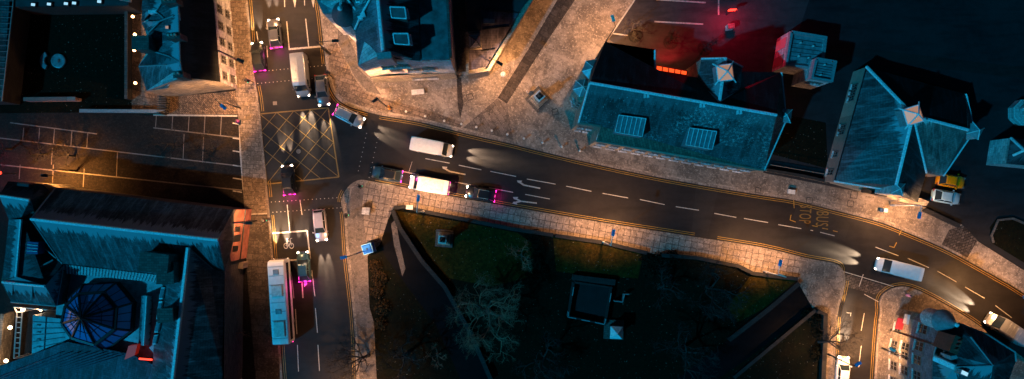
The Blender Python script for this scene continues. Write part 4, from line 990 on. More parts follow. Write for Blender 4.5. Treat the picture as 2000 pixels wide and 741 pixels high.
# dark ribbed shed across the bottom
r2 = empty('ribbed_shed', base_of((150, 720, 0)), 'dark purplish ribbed shed roof slanting across the bottom left', 'building')
walls(r2, [(0, 722, 3), (130, 668, 5), (250, 690, 5), (330, 735, 3), (320, 850, 3), (0, 850, 3)], 'stone_dark')
q = [W(*p) for p in ((0, 715, 4), (132, 668, 6), (255, 692, 6), (305, 715, 5), (300, 850, 4), (-40, 850, 3))]
MB().poly(q).build('roof', 'purple_roof', r2); mb = MB()
for k in range(9): mb.tube([W(-10+k*12, 741, 4.4), W(118+k*17, 690, 6.05)], .07, 4)
mb.build('roof_rib', m_plain('ribs', (.16, .12, .16)), r2)
rp = MB().prism([W(*p) for p in ((251, 676, 6.4), (268, 674, 6.4), (263, 694, 6.4), (243, 703, 6.4))], 5.5).build('red_rooflight', m_emit('dim red glass', (1, .05, .02), .10), r2)
MB().tube([W(272, 701, 6.6), W(297, 703, 6.6)], .12, 6).build('red_lamp', 'red_glow', r2)
c = W(285, 703, 7.4)-Vector(r2.location); lamp('red_light', 'POINT', (c.x, c.y+.3, 7.2), 12, (1, .05, .02), r2)
# frame walkway with white lamps
o = empty('steel_walkway', base_of((36, 650, 0)), 'white lit steel ladder frame beside the flat roofs at bottom left', 'walkway')
mb = MB()
a0, a1, b0, b1 = W(33, 610, 3), W(27, 700, 3), W(43, 610, 3), W(37, 700, 3)
for a_, b_ in ((a0, a1), (b0, b1), (W(27, 600, 3), W(120, 608, 3)), (W(27, 600, 3), a0)): mb.tube([a_, b_], .09, 5)
for k in range(10): mb.tube([a0.lerp(a1, k/9), b0.lerp(b1, k/9)], .06, 5)
mb.build('rails', 'pole_white', o)
for p in (a0, a1, b0, b1): MB().tube([Vector((*p.xy, 0)), p], .07, 6).build('post', 'pole_white', o)
wall_thing('boundary_wall', [(28, 608), (16, 720)], .35, 2.2, 'stone', 'short lamp lit wall beside the steel ladder frame', cap='stone')
for x, y, lb in ((45, 605, 'white globe lamp at the head of the steel ladder frame'), (20, 640, 'white globe lamp halfway along the lit wall at bottom left'), (12, 705, 'southernmost white globe lamp near the bottom left corner'), (80, 606, 'small dim lamp on the beam east of the ladder frame')):
    c = W(x, y, 2.8); o = empty('globe_lamp', (c.x, c.y, 0), lb, 'lamp', 'globe lamps at bottom left'); s_ = .6 if x == 80 else 1
    MB().tube([(c.x+.3, c.y, 2.2), (c.x+.15, c.y, 2.8), (c.x, c.y, 2.8)], .04, 6).build('bracket', 'black_metal', o)
    MB().lathe((c.x, c.y, 2.55), [(.03, 0), (.22*s_, .15), (.26*s_, .3), (.18*s_, .45), (.03, .52)], 12).build('lamp_globe', m_emit('white lamp globe', (1, .72, .45), 10), o)
    lamp('lamp_light', 'POINT', (-.3, 0, 3.2), 110*s_*s_, (1, .6, .3), o)
# fragments of garden wall by the pavement
for pts, h, lb, m_ in ((((458, 514), (485, 517)), 1.9, 'short orange lit wall stub below the curved red gable', 'stone_tan'), (((462, 545), (468, 546), (467, 552)), 1.7, 'small orange gate pier beside the dark strip', 'stone_tan'), (((452, 562), (447, 612)), 2.1, 'longest orange lit piece of garden wall west of the road', 'stone_tan'), (((445, 620), (440, 700)), 1.4, 'dark lower garden wall running to the bottom left', 'stone_dark'), (((466, 706), (456, 724), (480, 756)), 2.2, 'orange lit angled wall at the bottom edge', 'stone_tan')):
    wall_thing('garden_wall', pts, .75, h, m_, lb, cap=m_)
# ------------------------------------------------------------------ street lamps
WARM = (1.0, .485, .195)
def street_lamp(base, head, label, hz=8.5, power=4200, m='galv', hm='lamp_blue', elbow=None, spread=158, col=WARM, aim=(0, 0)):
    c = W(*base); o = empty('street_lamp', (c.x, c.y, 0), label, 'street lamp', 'street lamps')
    hp = W(head[0], head[1], hz); el = W(elbow[0], elbow[1], hz) if elbow else Vector((c.x, c.y, hz-.1))
    top = Vector((c.x, c.y, hz-.5))
    MB().tube([(c.x, c.y, .05), (c.x, c.y, 1.6)], .13, 8).build('pole_base', m, o)
    MB().tube([(c.x, c.y, 1.5), (c.x, c.y, hz-.5)], [.085, .06], 8).build('pole', m, o)
    d = (hp-el); d.z = 0
    d = d.normalized() if d.length > .1 else Vector((0, 1, 0))
    MB().tube([top, Vector((c.x, c.y, hz-.15)), el, hp-d*.35], .05, 6).build('arm', m, o)
    rz = math.atan2(d.y, d.x)
    hd = MB().box(hp, (.85, .38, .14), rz).box(hp+Vector((0, 0, .1)), (.5, .26, .1), rz, .7).build('lamp_head', hm, o)
    MB().box(hp-Vector((0, 0, .085)), (.6, .28, .03), rz).build('lamp_lens', 'lamp_lens', hd)
    lamp('lamp_light', 'SPOT', hp-Vector((c.x, c.y, 0))-Vector((0, 0, .16)), power, col, o, (aim[0], aim[1], -1), spread, .75, .25)
    return o
BOOST = 2.6
LAMPS = [
 ((829, 413), (817, 387), 'street lamp on the park wall above the plinth lawn, beside the waiting van', 8.5, 3800, 'pole_white', 'lamp_blue', None),
 ((1176, 472), (1198, 455), 'street lamp at the middle of the park wall with a pale post', 8.5, 4200, 'pole_white', 'lamp_blue', (1193, 479)),
 ((1490, 529), (1524, 514), 'street lamp beside the orange lawn corner and side road', 8.0, 4200, 'pole_white', 'lamp_blue', (1520, 534)),
 ((1737, 401), (1796, 421), 'street lamp with long pale arm at the corner of the hipped hall', 6.8, 3600, 'pole_white', 'lamp_blue', (1800, 402)),
 ((712, 490), (671, 503), 'street lamp leaning over the kerb from the blue kiosk', 8.5, 3600, 'black_metal', 'lamp_blue', None),
 ((757, 210), (733, 196), 'street lamp on the flagstones south of the rubble gable, with an orange sheen', 8.0, 3400, 'black_metal', 'black_metal', None),
 ((646, 106), (655, 80), 'street lamp on the kerb west of the round turret', 7.5, 1600, 'black_metal', 'black_metal', None),
 ((475, 124), (470, 118), 'street lamp on the west pavement opposite the upper studded crossing', 8.5, 2900, 'black_metal', 'black_metal', None),
 ((501, 432), (486, 436), 'street lamp on the west pavement near the curved red gable', 8.5, 2600, 'black_metal', 'black_metal', None),
 ((1183, 82), (1197, 36), 'street lamp on the plaza at the corner of the slate hall', 8.5, 3600, 'black_metal', 'slab_white', None),
 ((958, 132), (976, 124), 'black street lamp at the corner of the low ribbed wing', 7, 2600, 'black_metal', 'black_metal', None),
 ((470, 212), (436, 209), 'street lamp with blue head over the herringbone forecourt', 8.5, 4300, 'black_metal', 'lamp_blue', None),
 ((150, 334), (86, 343), 'black street lamp glowing orange over the yard of white bands', 5.6, 4200, 'black_metal', 'black_metal', (134, 344)),
 ((1613, 690), (1676, 711), 'street lamp over the white car in the side road, with blue head', 7.5, 2600, 'black_metal', 'lamp_blue', None),
 ((1722, 680), (1743, 683), 'slim street lamp on the pavement beside the turreted block', 6.5, 4200, 'black_metal', 'slab_white', None),
 ((478, -60), (500, -50), 'unseen street lamp added on the west pavement beyond the top edge', 8.5, 4500, 'black_metal', 'lamp_blue', None),  # this and the next two are added out of view to light the edges
 ((2020, 548), (2005, 580), 'unseen street lamp added on the north pavement beyond the right edge', 8.5, 3600, 'pole_white', 'lamp_blue', None),
 ((706, 800), (672, 800), 'unseen street lamp added on the east pavement beyond the bottom edge', 8.5, 3200, 'black_metal', 'lamp_blue', None),
]
for b_, h_, lb, hz, pw, m_, hm_, el in LAMPS:
    street_lamp(b_, h_, lb, hz, pw*BOOST, m_, hm_, el, aim=(.3, .9) if 'rubble gable' in lb else (-.75, .15) if 'herringbone' in lb else (0, .5) if 'park wall' in lb or 'lawn corner' in lb else (0, 0), spread=112 if 'herringbone' in lb else 128 if 'park wall' in lb or 'lawn corner' in lb else 142, col=(1, .40, .09) if 'yard' in lb else WARM)

# ------------------------------------------------------------------ vehicles
PAINT = {}
def paint(name, c, metal=.0):
    if name not in PAINT:
        m, nt, b = mat(name); v = coords(nt); n = noise(nt, v, 2.2, 5)
        nt.links.new(ramp(nt, n, [(.3, [x*.86 for x in c]), (.7, c)]), b.inputs['Base Color'])
        b.inputs['Roughness'].default_value = .35; b.inputs['Metallic'].default_value = metal
        b.inputs['Coat Weight'].default_value = .7; b.inputs['Coat Roughness'].default_value = .08
        PAINT[name] = m
    return PAINT[name]
def loft(mb, st):
    """st: (x, half width, bottom z, shoulder z, crown z)"""
    pts = []; n = 12
    for x, w, zb, zt, zc in st:
        half = [(0, zb), (w*.85, zb), (w*.97, zb+.1), (w, zb+(zt-zb)*.55), (w*.96, zt-.03), (w*.86, (zt+zc)/2), (0, zc)]
        sec = half+[(-a, b) for a, b in half[1:-1]][::-1]
        pts += [Vector((x, -a, b)) for a, b in sec]
    m = len(st); fs = [[i*n+k, (i+1)*n+k, (i+1)*n+(k+1) % n, i*n+(k+1) % n] for i in range(m-1) for k in range(n)]
    fs += [list(range(n)), [(m-1)*n+k for k in range(n)][::-1]]
    return mb.add(pts, fs)
def wheels(o, xs, y, r=.33):
    for x in xs:
        for s in (-1, 1):
            w = MB().tube([(x, s*(y-.2), r), (x, s*y, r)], r, 16).build('wheel', 'tyre', o, False)
            MB().tube([(x, s*(y-.02), r), (x, s*(y+.012), r)], r*.62, 10).build('rim', 'rim', w, False)
def lights(o, L, w, zf, zr, head, tail, power=90, tl=12):
    for s in (-1, 1):
        MB().box((L/2-.16, s*(w-.24), zf), (.30, .34, .15), -s*.35, .8).build('headlight', 'head' if head else 'frame', o, False)
        MB().box((-L/2+.06, s*(w-.2), zr), (.14, .36, .16), s*.2).build('tail_light', 'tail' if tail else PAINT['red lens'], o, False)
    tl *= 2.2
    if head:
        for s in (-1, 1): lamp('headlight_beam', 'SPOT', (L/2+.2, s*(w-.3), zf), power*115, (1, .72, .46), o, (1, -s*.02, -.20), 23, .8, .05)
    if tail: lamp('tail_glow', 'POINT', (-L/2-.35, 0, zr), tl, (1, .02, .38), o, radius=.3)
paint('red lens', (.35, .01, .02))
def place(o, px, py, d):
    c = W(px, py); o.location = (c.x, c.y, .0); dd = W(px+d[0], py+d[1])-c
    o.rotation_euler = (0, 0, math.atan2(dd.y, dd.x))
def car(px, py, d, pm, label, L=4.3, head=False, tail=False, group=None, z=0, name='parked_car', roofm=None, power=90, tl=12, estate=False, glassroof=False):
    o = empty(name, (0, 0, 0), label, 'car', group); h = L/2
    st = [(-h, .66, .34, .62, .64), (-h+.06, .78, .25, .86, .90), (-h+.45, .86, .2, .95, 1.0), (-h+1.1, .89, .2, .95, 1.0), (0, .90, .2, .93, .99), (h-1.3, .89, .2, .90, .98), (h-.75, .86, .2, .84, .93), (h-.25, .76, .22, .72, .80), (h-.06, .62, .28, .60, .66), (h, .5, .35, .52, .55)]
    loft(MB(), st).build('body', pm, o, False, True)
    rb = -h+.12 if estate else -h+.22; rt = -h+.42 if estate else -h+.85; ft, fb = .35, h-1.12
    base = [Vector((rb, -.74, .93)), Vector((fb, -.76, .93)), Vector((fb, .76, .93)), Vector((rb, .74, .93))]
    mid = .15; top = [Vector((rt, -.58, 1.40)), Vector((ft, -.60, 1.42)), Vector((ft, .60, 1.42)), Vector((rt, .58, 1.40))]
    base[1].x = base[2].x = fb
    MB().add(base+top, [[0, 1, 5, 4], [2, 3, 7, 6]]).build('side_windows', 'glass_car', o, False)
    MB().add([base[1], base[2], top[2], top[1]], [[0, 1, 2, 3]]).build('windscreen', 'glass_car', o, False)
    MB().add([base[3], base[0], top[0], top[3]], [[0, 1, 2, 3]]).build('rear_window', 'glass_car', o, False)
    rf = MB(); e2 = [Vector((p.x*1.0, p.y*1.02, p.z)) for p in top]
    inn = [Vector((p.x+(-.12 if p.x > 0 else .14), p.y*.86, 1.47)) for p in top]
    rf.add(e2+inn, [[0, 1, 5, 4], [1, 2, 6, 5], [2, 3, 7, 6], [3, 0, 4, 7], [4, 5, 6, 7], [3, 2, 1, 0]])
    ro = rf.build('roof', roofm or pm, o, False)
    for a, b in zip(base, top): MB().tube([a, b], .045, 5).build('pillar', pm, o, False)
    for s in (-1, 1):
        bx = (base[0].x+base[1].x)/2-.1; MB().tube([(bx, s*.75, .93), (bx, s*.59, 1.42)], .04, 5).build('pillar', pm, o, False)
    if glassroof: 
        mb = MB()
        for s in (-1, 1): mb.tube([(rt+.1, s*.55, 1.5), (ft-.1, s*.57, 1.5)], .025, 5)
        mb.build('roof_rails', 'slab_white', o, False)
    for s in (-1, 1): MB().box((fb-.15, s*.98, .95), (.16, .2, .13), s*.2).build('wing_mirror', pm, o, False)
    wheels(o, (-h+.85, h-.85), .86); lights(o, L, .86, .66, .78, head, tail, power, tl)
    place(o, px, py, d); o.location.z = z; return o
def van(px, py, d, pm, label, L=5.6, Wd=2.0, Ht=2.3, head=False, tail=False, group=None, name='van', cat='van', hood=.75, power=90, tl=12, roofm=None):
    o = empty(name, (0, 0, 0), label, cat, group); h = L/2; w = Wd/2; n = h-hood
    st = [(-h, w*.90, .35, Ht-.35, Ht-.25), (-h+.08, w*.97, .3, Ht-.12, Ht-.04), (-h+.5, w, .3, Ht-.08, Ht), (n-1.0, w, .3, Ht-.1, Ht), (n-.55, w*.97, .3, Ht-.2, Ht-.1), (n, w*.97, .3, 1.18, 1.28), (h-.3, w*.9, .3, .92, 1.02), (h-.05, w*.74, .35, .75, .8), (h, w*.6, .42, .62, .66)]
    loft(MB(), st).build('body', pm, o, False, False)
    z1, z0 = Ht-.16, 1.26
    MB().add([(n-.55+.05, -w*.8, z1), (n+.05, -w*.86, z0), (n+.05, w*.86, z0), (n-.55+.05, w*.8, z1)], [[0, 1, 2, 3]]).build('windscreen', 'glass_car', o, False)
    for s in (-1, 1): MB().box((n-.95, s*(w+.005), 1.55), (.8, .03, .5)).build('side_window', 'glass_car', o, False); MB().box((n-.25, s*(w+.14), 1.35), (.14, .24, .3)).build('wing_mirror', 'black_metal', o, False)
    if roofm:
        MB().box((-.5, 0, Ht+.02), (L*.55, Wd*.72, .05)).build('roof_panel', roofm, o, False)
    mb = MB()
    for x in [-h+.7+k*(n-1.4+h-.7)/5 for k in range(6)]: mb.box((x, 0, Ht+.012), (.05, Wd*.8, .03))
    mb.build('roof_rib', pm, o, False)
    wheels(o, (-h+1.0, h-.95), w*.98, .36); lights(o, L, w*.92, .72, 1.0, head, tail, power, tl)
    place(o, px, py, d); return o
def coach(px, py, d, pm, label, L=11.5, Wd=2.5, Ht=3.1, power=90):
    o = empty('bus', (0, 0, 0), label, 'bus'); h = L/2; w = Wd/2
    st = [(-h, w*.9, .4, Ht-.5, Ht-.35), (-h+.12, w*.98, .32, Ht-.15, Ht-.05), (-h+.6, w, .32, Ht-.1, Ht), (h-.7, w, .32, Ht-.1, Ht), (h-.2, w*.98, .32, Ht-.25, Ht-.12), (h, w*.86, .35, Ht-.7, Ht-.5)]
    loft(MB(), st).build('body', pm, o, False)
    for s in (-1, 1): MB().box((.0, s*(w+.006), 1.85), (L-1.0, .03, .95)).build('side_windows', 'glass_car', o, False)
    MB().box((h+.005, 0, 1.8), (.05, Wd*.8, 1.2)).build('windscreen', 'glass_car', o, False)
    for x, l in ((-h+2.2, 2.2), (1.6, 1.6)): MB().box((x, 0, Ht+.08), (l, 1.5, .2), 0, .9).build('roof_unit', 'slab_white', o, False)
    for x in (-1.2, h-1.6): MB().box((x, 0, Ht+.04), (.7, .8, .1), 0, .9).build('roof_hatch', 'metal_roof', o, False)
    mb = MB()
    for k in range(9): mb.box((-h+.9+k*(L-1.8)/8, 0, Ht+.012), (.05, Wd*.84, .03))
    mb.build('roof_seam', 'metal_roof', o, False)
    wheels(o, (-h+2.8, h-2.4), w*.97, .48); lights(o, L, w*.95, .8, 1.1, True, True, power, 10)
    place(o, px, py, d); return o
white = paint('white car paint', (.80, .80, .80)); silver = paint('silver car paint', (.42, .43, .46), .5); black = paint('black car paint', (.012, .014, .018)); dteal = paint('dark blue car paint', (.03, .09, .13), .3)
yellow = paint('yellow car paint', (.90, .27, .0)); pale = paint('pale blue car paint', (.45, .66, .72), .2); grey = paint('grey car paint', (.12, .12, .13), .4); lil = paint('lilac silver paint', (.50, .46, .55), .4)
Q = 'cars and vans queueing at the junction'
car(758, 341, (-1, -.17), dteal, 'dark blue car first in the queue at the junction, glowing magenta tail lights', 4.2, False, True, Q, name='queueing_car', roofm=black, tl=16)
van(840, 362, (-1, -.17), white, 'white van waiting second in the queue at the junction', 5.6, 2.05, 2.3, True, True, Q, 'waiting_van', tl=10, roofm='slab_white', power=30)
car(939, 379, (-1, -.17), black, 'black car with silver roof rails, last in the queue behind the white van', 4.2, True, True, Q, name='queueing_car', roofm=black, glassroof=True, power=25, tl=40)
car(1850, 354, (1, .17), yellow, 'yellow car parked beside the hipped hall', 3.9, z=.13, group='cars parked beside the hipped hall')
car(1841, 385, (1, .17), pale, 'pale blue car parked in front of the yellow one', 3.9, z=.13, group='cars parked beside the hipped hall')
car(1641, 724, (.09, -1), white, 'white car with bright headlights waiting in the narrow side road', 4.3, True, False, None, name='waiting_car', power=260)
# traffic on the move, each vehicle standing at the far end of the way its lights shine along
F = 'vehicles moving along the roads'
coach(557, 585, (-.065, -1), white, 'white bus heading up the western lane, below the painted bicycle box', 11.5, 2.35, 3.1, 320)
car(508, 113, (-.12, -1), black, 'black car in the westernmost lane at the top with magenta tail lights', 4.1, True, True, F, name='moving_car', tl=60)
car(540, 68, (-.12, -1), grey, 'grey car one lane east of the black car near the top edge', 4.1, True, True, F, name='moving_car', tl=60)
car(566, 352, (-.10, -1), black, 'black car on the lower edge of the yellow box with magenta tail lights', 4.2, True, True, F, name='moving_car', tl=90, power=100)
car(596, 520, (-.08, -1), dteal, 'dark blue car on the lane arrow, below the bicycle box', 4.2, True, True, F, name='moving_car', tl=90, power=60)
van(592, 150, (.10, 1), silver, 'silver van heading down onto the yellow box from the studded crossing', 5.8, 2.0, 2.4, True, False, F, 'moving_van', power=200)
car(632, 178, (.12, 1), grey, 'grey car in the easternmost lane entering the yellow box', 4.3, True, False, F, name='moving_car', power=80)
car(628, 440, (.10, 1), lil, 'lilac silver car heading down below the yellow box', 4.4, True, False, F, name='moving_car', estate=True, power=110)
car(684, 229, (1, .50), silver, 'silver car turning right out of the junction beside the rounded kerb', 4.3, True, True, F, name='moving_car', estate=True, power=70, tl=6)
van(845, 289, (1, .19), white, 'white van driving right, north of the dark blue car', 5.8, 1.95, 2.3, True, True, F, 'moving_van', power=160, tl=8)
van(1745, 524, (-1, -.26), white, 'white van driving left past the mouth of the side road', 5.8, 2.0, 2.4, True, False, F, 'moving_van', power=130)
van(1955, 640, (-1, -.66), silver, 'silver van coming round the bend near the right edge', 5.8, 2.0, 2.4, True, False, F, 'moving_van', power=130)

# ------------------------------------------------------------------ street furniture
c = W(724, 484); k = empty('police_box', (c.x, c.y, .1), 'bright blue panelled kiosk box standing between the pavement and the park', 'kiosk', rz=.30)
MB().box((0, 0, .1), (1.35, 1.35, .2)).build('plinth', 'stone_grey', k, False)
MB().box((0, 0, 1.2), (1.15, 1.15, 2.0)).build('body', 'kiosk', k, False)
mb = MB()
for a in (-1, 1):
    for b in (-1, 1): mb.box((a*.58, b*.58, 1.2), (.14, .14, 2.1))
mb.build('corner_posts', 'kiosk', k, False)
MB().box((0, 0, 2.28), (1.36, 1.36, .16)).box((0, 0, 2.42), (1.15, 1.15, .14), 0, .8).build('roof', 'kiosk', k, False)
mb = MB()
for s in (-1, 1): mb.box((s*.66, 0, 2.38), (.05, 1.36, .05)); mb.box((0, s*.66, 2.38), (1.36, .05, .05))
mb.build('roof_trim', m_plain('pale blue trim', (.2, .55, .85)), k, False)
MB().lathe((0, 0, 2.48), [(.09, 0), (.1, .14), (.02, .24)], 10).build('roof_light', 'black_metal', k, False)
for s in (-1, 1):
    for t in (-1, 1): MB().box((t*.27, s*.585, 1.75), (.36, .03, .4)).build('window', 'glass', k, False); MB().box((s*.585, t*.27, 1.75), (.03, .36, .4)).build('window', 'glass', k, False)
    d_ = MB().box((0, s*.59, 1.0), (.9, .03, .9)).build('door_panel', 'kiosk', k, False)

def plinth(px, py, lab, s, rz, z, topm='black_metal', name='monument_plinth', figure=True):
    c = W(px, py); o = empty(name, (c.x, c.y, z), lab, 'monument', rz=rz)
    MB().box((0, 0, .12), (4.3*s, 4.3*s, .24)).build('paved_base', 'stone_dark', o, False)
    MB().box((0, 0, .4), (3.1*s, 3.1*s, .5)).build('lower_step', 'stone', o, False)
    MB().box((0, 0, .85), (2.5*s, 2.5*s, .4), 0, .9).build('upper_step', 'stone', o, False)
    MB().box((0, 0, 2.0), (1.8*s, 1.8*s, 2.1), 0, .88).build('pedestal', 'stone', o, False)
    MB().box((0, 0, 3.1), (1.9*s, 1.9*s, .2)).build('cornice', 'slab_white', o, False)
    MB().box((0, 0, 3.26), (1.25*s, 1.25*s, .14)).build('top_slab', topm, o, False)
    # standing draped bronze figure, seen from overhead
    if figure: MB().lathe((0, 0, 3.3), [(.46*s, 0), (.40*s, .5), (.30*s, 1.1), (.36*s, 1.5), (.30*s, 1.75), (.12*s, 1.85), (.14*s, 1.95), (.15*s, 2.08), (.04, 2.2)], 12).build('bronze_figure', 'black_metal', o, False)
    return o
plinth(1051, 195, 'stepped stone plinth with dark top in the middle of the plaza', .62, .75, .12)
plinth(868, 466, 'stepped stone plinth with dark top on the park lawn', .56, -.08, .1)
c = W(1198, 643); o = empty('pyramid_monument', (c.x, c.y, .1), 'small square monument with pale pyramid cap in the dark park', 'monument', rz=-.05)
MB().box((0, 0, .2), (2.7, 2.7, .4)).build('base', 'stone_dark', o, False); MB().box((0, 0, 1.4), (1.3, 1.3, 2.2)).build('shaft', 'stone_dark', o, False)
MB().add([(-.85, -.85, 2.5), (.85, -.85, 2.5), (.85, .85, 2.5), (-.85, .85, 2.5), (0, 0, 3.5)], [[0, 1, 4], [1, 2, 4], [2, 3, 4], [3, 0, 4], [3, 2, 1, 0]]).build('pyramid_cap', 'lead', o, False)
# sunken enclosure in the park
o = empty('walled_enclosure', base_of((1150, 590, 0)), 'dark walled rectangular enclosure with pale corner stones in the park', 'enclosure')
en = [(1119, 550), (1192, 560), (1180, 632), (1109, 616)]
curb_strip(MB(), wl(en+[en[0]], 0), .3, .05, 1.1).build('wall', 'stone_black', o)
sheet('park_path', en, 'enclosure_floor', .115)
for a, b in (((1119, 559), (1116, 576)), ((1109, 607), (1108, 617)), ((1108, 617), (1124, 620)), ((1134, 622), (1150, 625)), ((1160, 627), (1178, 631)), ((1178, 631), (1181, 621)), ((1191, 571), (1188, 588)), ((1197, 586), (1213, 588)), ((1213, 588), (1217, 573)), ((1217, 573), (1226, 573))): curb_strip(MB(), wl([a, b], 0), .12, .1, 1.2).build('coping_stone', 'lead_dim', o)
wall_thing('enclosure_wall', [(1117, 541), (1200, 551)], .8, .9, 'stone_black', 'low dark wall north of the rectangular park enclosure')

# park walls and the hedge bank
wall_thing('park_wall', [(771, 407), (789, 404), (829, 413), (910, 429), (1000, 447), (1080, 459)], .4, .7, 'stone_black', 'low park wall from the apex to the middle, beside the queueing cars', cap='stone_black')
wall_thing('park_wall', [(1084, 460), (1176, 473), (1262, 494)], .4, .7, 'stone_black', 'low park wall beside the street lamp with the pale post', cap='stone_black')
wall_thing('park_wall', [(1290, 498), (1358, 503), (1439, 519), (1466, 533), (1553, 544)], .4, .8, 'stone_black', 'low park wall from the round beds to the side road', cap='stone_black')
wall_thing('park_wall', [(768, 410), (782, 444), (826, 510), (870, 560), (920, 650), (960, 741)], .45, .9, 'stone_black', 'rough stone wall between the dark park path and the plinth lawn', cap='stone_black')
wall_thing('park_wall', [(1556, 552), (1500, 600), (1420, 662)], .5, .8, 'stone_black', 'stone wall on the lawn side of the dark ramp', cap='stone_black')
wall_thing('park_wall', [(1588, 604), (1530, 652), (1430, 735)], .35, .8, 'stone_black', 'speckled stone wall on the tree side of the dark ramp', cap='stone_black')
wall_thing('park_wall', [(1590, 606), (1606, 612), (1606, 660), (1601, 760)], .5, .9, 'stone_black', 'dark wall along the western pavement of the side road', cap='stone_black')
wall_thing('garden_kerb', [(1937, 474), (1933, 460), (1946, 430), (1975, 427), (2020, 446)], .2, .32, 'stone_black', 'curved dark kerb of the garden bed at the right edge', 'kerb', cap='stone_dark')
wall_thing('pavement_wall', [(1800, 410), (1866, 441)], .4, .9, 'stone_black', 'low wall between the parked cars and the pavement', cap='stone_black')
wall_thing('pavement_wall', [(1494, 333), (1560, 344), (1615, 356)], .3, .8, 'stone', 'low wall between the two halls north of the road', cap='stone_black')
o = empty('railing', base_of((1500, 330, 0)), 'thin iron railing in the dark gap between the two halls', 'railing')
mb = MB()
for k in range(7): mb.tube([W(1505+k*17, 322+k*3, 0), W(1505+k*17, 322+k*3, 1.2)], .04, 4)
for z in (.5, 1.2): mb.tube([W(1505, 322, z), W(1610, 340, z)], .04, 4)
mb.build('rails', 'stone_tan', o)

def slab_thing(name, px, py, sx, sy, h, m, label, cat, rz, legs=True, z=.12):
    c = W(px, py); o = empty(name, (c.x, c.y, z), label, cat, rz=rz)
    MB().box((0, 0, h-.07), (sx, sy, .14)).build('top', m, o, False)
    if legs:
        for s in (-1, 1): MB().box((s*sx*.36, 0, (h-.14)/2), (.25, sy*.8, h-.14)).build('leg', 'stone_grey', o, False)
    else: MB().box((0, 0, (h-.14)/2), (sx*.93, sy*.93, h-.14)).build('body', 'stone_grey', o, False)
    return o
slab_thing('stone_bench', 817, 181, 1.75, .7, .5, 'slab_white', 'white slab bench below the rubble gable', 'bench', .10)
slab_thing('utility_cabinet', 754, 178, 1.0, .5, .3, 'stone_tan', 'flat pale cover beside the corner tenement', 'cabinet', .02, False)
slab_thing('utility_cabinet', 802, 405, .95, .6, 1.0, 'slab_white', 'white cabinet against the park wall near the apex', 'cabinet', -.1, False)
slab_thing('stone_block', 717, 412, 1.05, 1.0, .8, 'stone_grey', 'square stone block on the pavement at the junction corner', 'block', -.1, False)
slab_thing('utility_cabinet', 1543, 375, .95, .6, .5, 'slab_white', 'white cover on the north pavement above the bus stop lettering', 'cabinet', -.15, False)
slab_thing('utility_cabinet', 1721, 411, .5, .5, 1.1, 'slab_white', 'small white cabinet below the hipped hall', 'cabinet', -.15, False)
slab_thing('litter_bin', 1032, 179, .5, .5, .9, 'stone_tan', 'small square bin on the dark granite band', 'bin', .5, False)
slab_thing('traffic_cabinet', 1422, 56, .9, .7, 1.3, 'stone_dark', 'red lit cabinet in the car park at the top', 'cabinet', .1, False)
o = tag(MB().lathe((*W(983, 146).xy, .12), [(.35, 0), (.38, .1), (.30, .14), (.3, .5), (.16, .55), (.1, .5)], 16).build('round_planter', 'slab_white'), 'small round pale planter near the low ribbed wing', 'planter')
mb = MB()
for x, y in ((1112, 232), (1116, 244)): pass
# manhole covers and inlet grates lie in the paving
mb = MB()
for x, y, s, rz in ((1084, 219, .75, .3), (918, 190, .8, .3), (1667, 381, .9, -.15), (1660, 398, .8, -.15), (1580, 392, .8, -.1), (662, 262, .5, 0), (1480, 372, .7, -.2)):
    c = W(x, y)
    for a, b, sx, sy in ((0, s/2, s, .07), (0, -s/2, s, .07), (s/2, 0, .07, s), (-s/2, 0, .07, s)):
        v = Matrix.Rotation(rz, 3, 'Z')@Vector((a, b, 0)); mb.box((c.x+v.x, c.y+v.y, .14), (sx, sy, .02), rz)
struct('manhole_cover', mb, 'asphalt_patch')
mb = MB()
for x, y in ((583, 296),): mb.lathe((*W(x, y).xy, .006), [(.32, 0), (.32, .012)], 16)
c = W(537, 202); mb.box((c.x, c.y, .012), (.55, .5, .014), .05)
struct('manhole_cover', mb, 'band')

# bollards
bd0 = [(795, 220), (832, 229), (869, 238), (902, 244), (931, 250), (961, 257), (991, 264), (1023, 272), (1059, 280), (1096, 288), (1131, 296)]
names_ = ['westernmost white topped bollard, below the gable bench', 'white topped bollard, second from the western end of the row', 'white topped bollard, third from the western end of the row', 'white topped bollard at the western tip of the worn flagstones', 'white topped bollard on the lower edge of the worn flagstones, second of four there', 'white topped bollard on the lower edge of the worn flagstones, third of four there', 'white topped bollard at the eastern tip of the worn flagstones', 'white topped bollard due south west of the plaza plinth', 'white topped bollard due south of the plaza plinth', 'white topped bollard, second from the eastern end of the row', 'easternmost white topped bollard, nearest the slate hall']
proto = None
for (x, y), lb in zip(bd0, names_):
    c = W(x, y)
    if proto is None:
        proto = o = empty('bollard', (c.x, c.y, .12), lb, 'bollard', 'bollards along the plaza kerb')
        MB().lathe((0, 0, 0), [(.13, 0), (.13, .1), (.09, .14), (.08, .85)], 12).build('post', 'black_metal', o, False)
        MB().lathe((0, 0, .85), [(.15, 0), (.17, .06), (.15, .14), (.03, .2)], 12).build('cap', 'slab_white', o, False)
    else:
        o = copy_tree(proto); o.location = (c.x, c.y, .12); o['label'] = lb

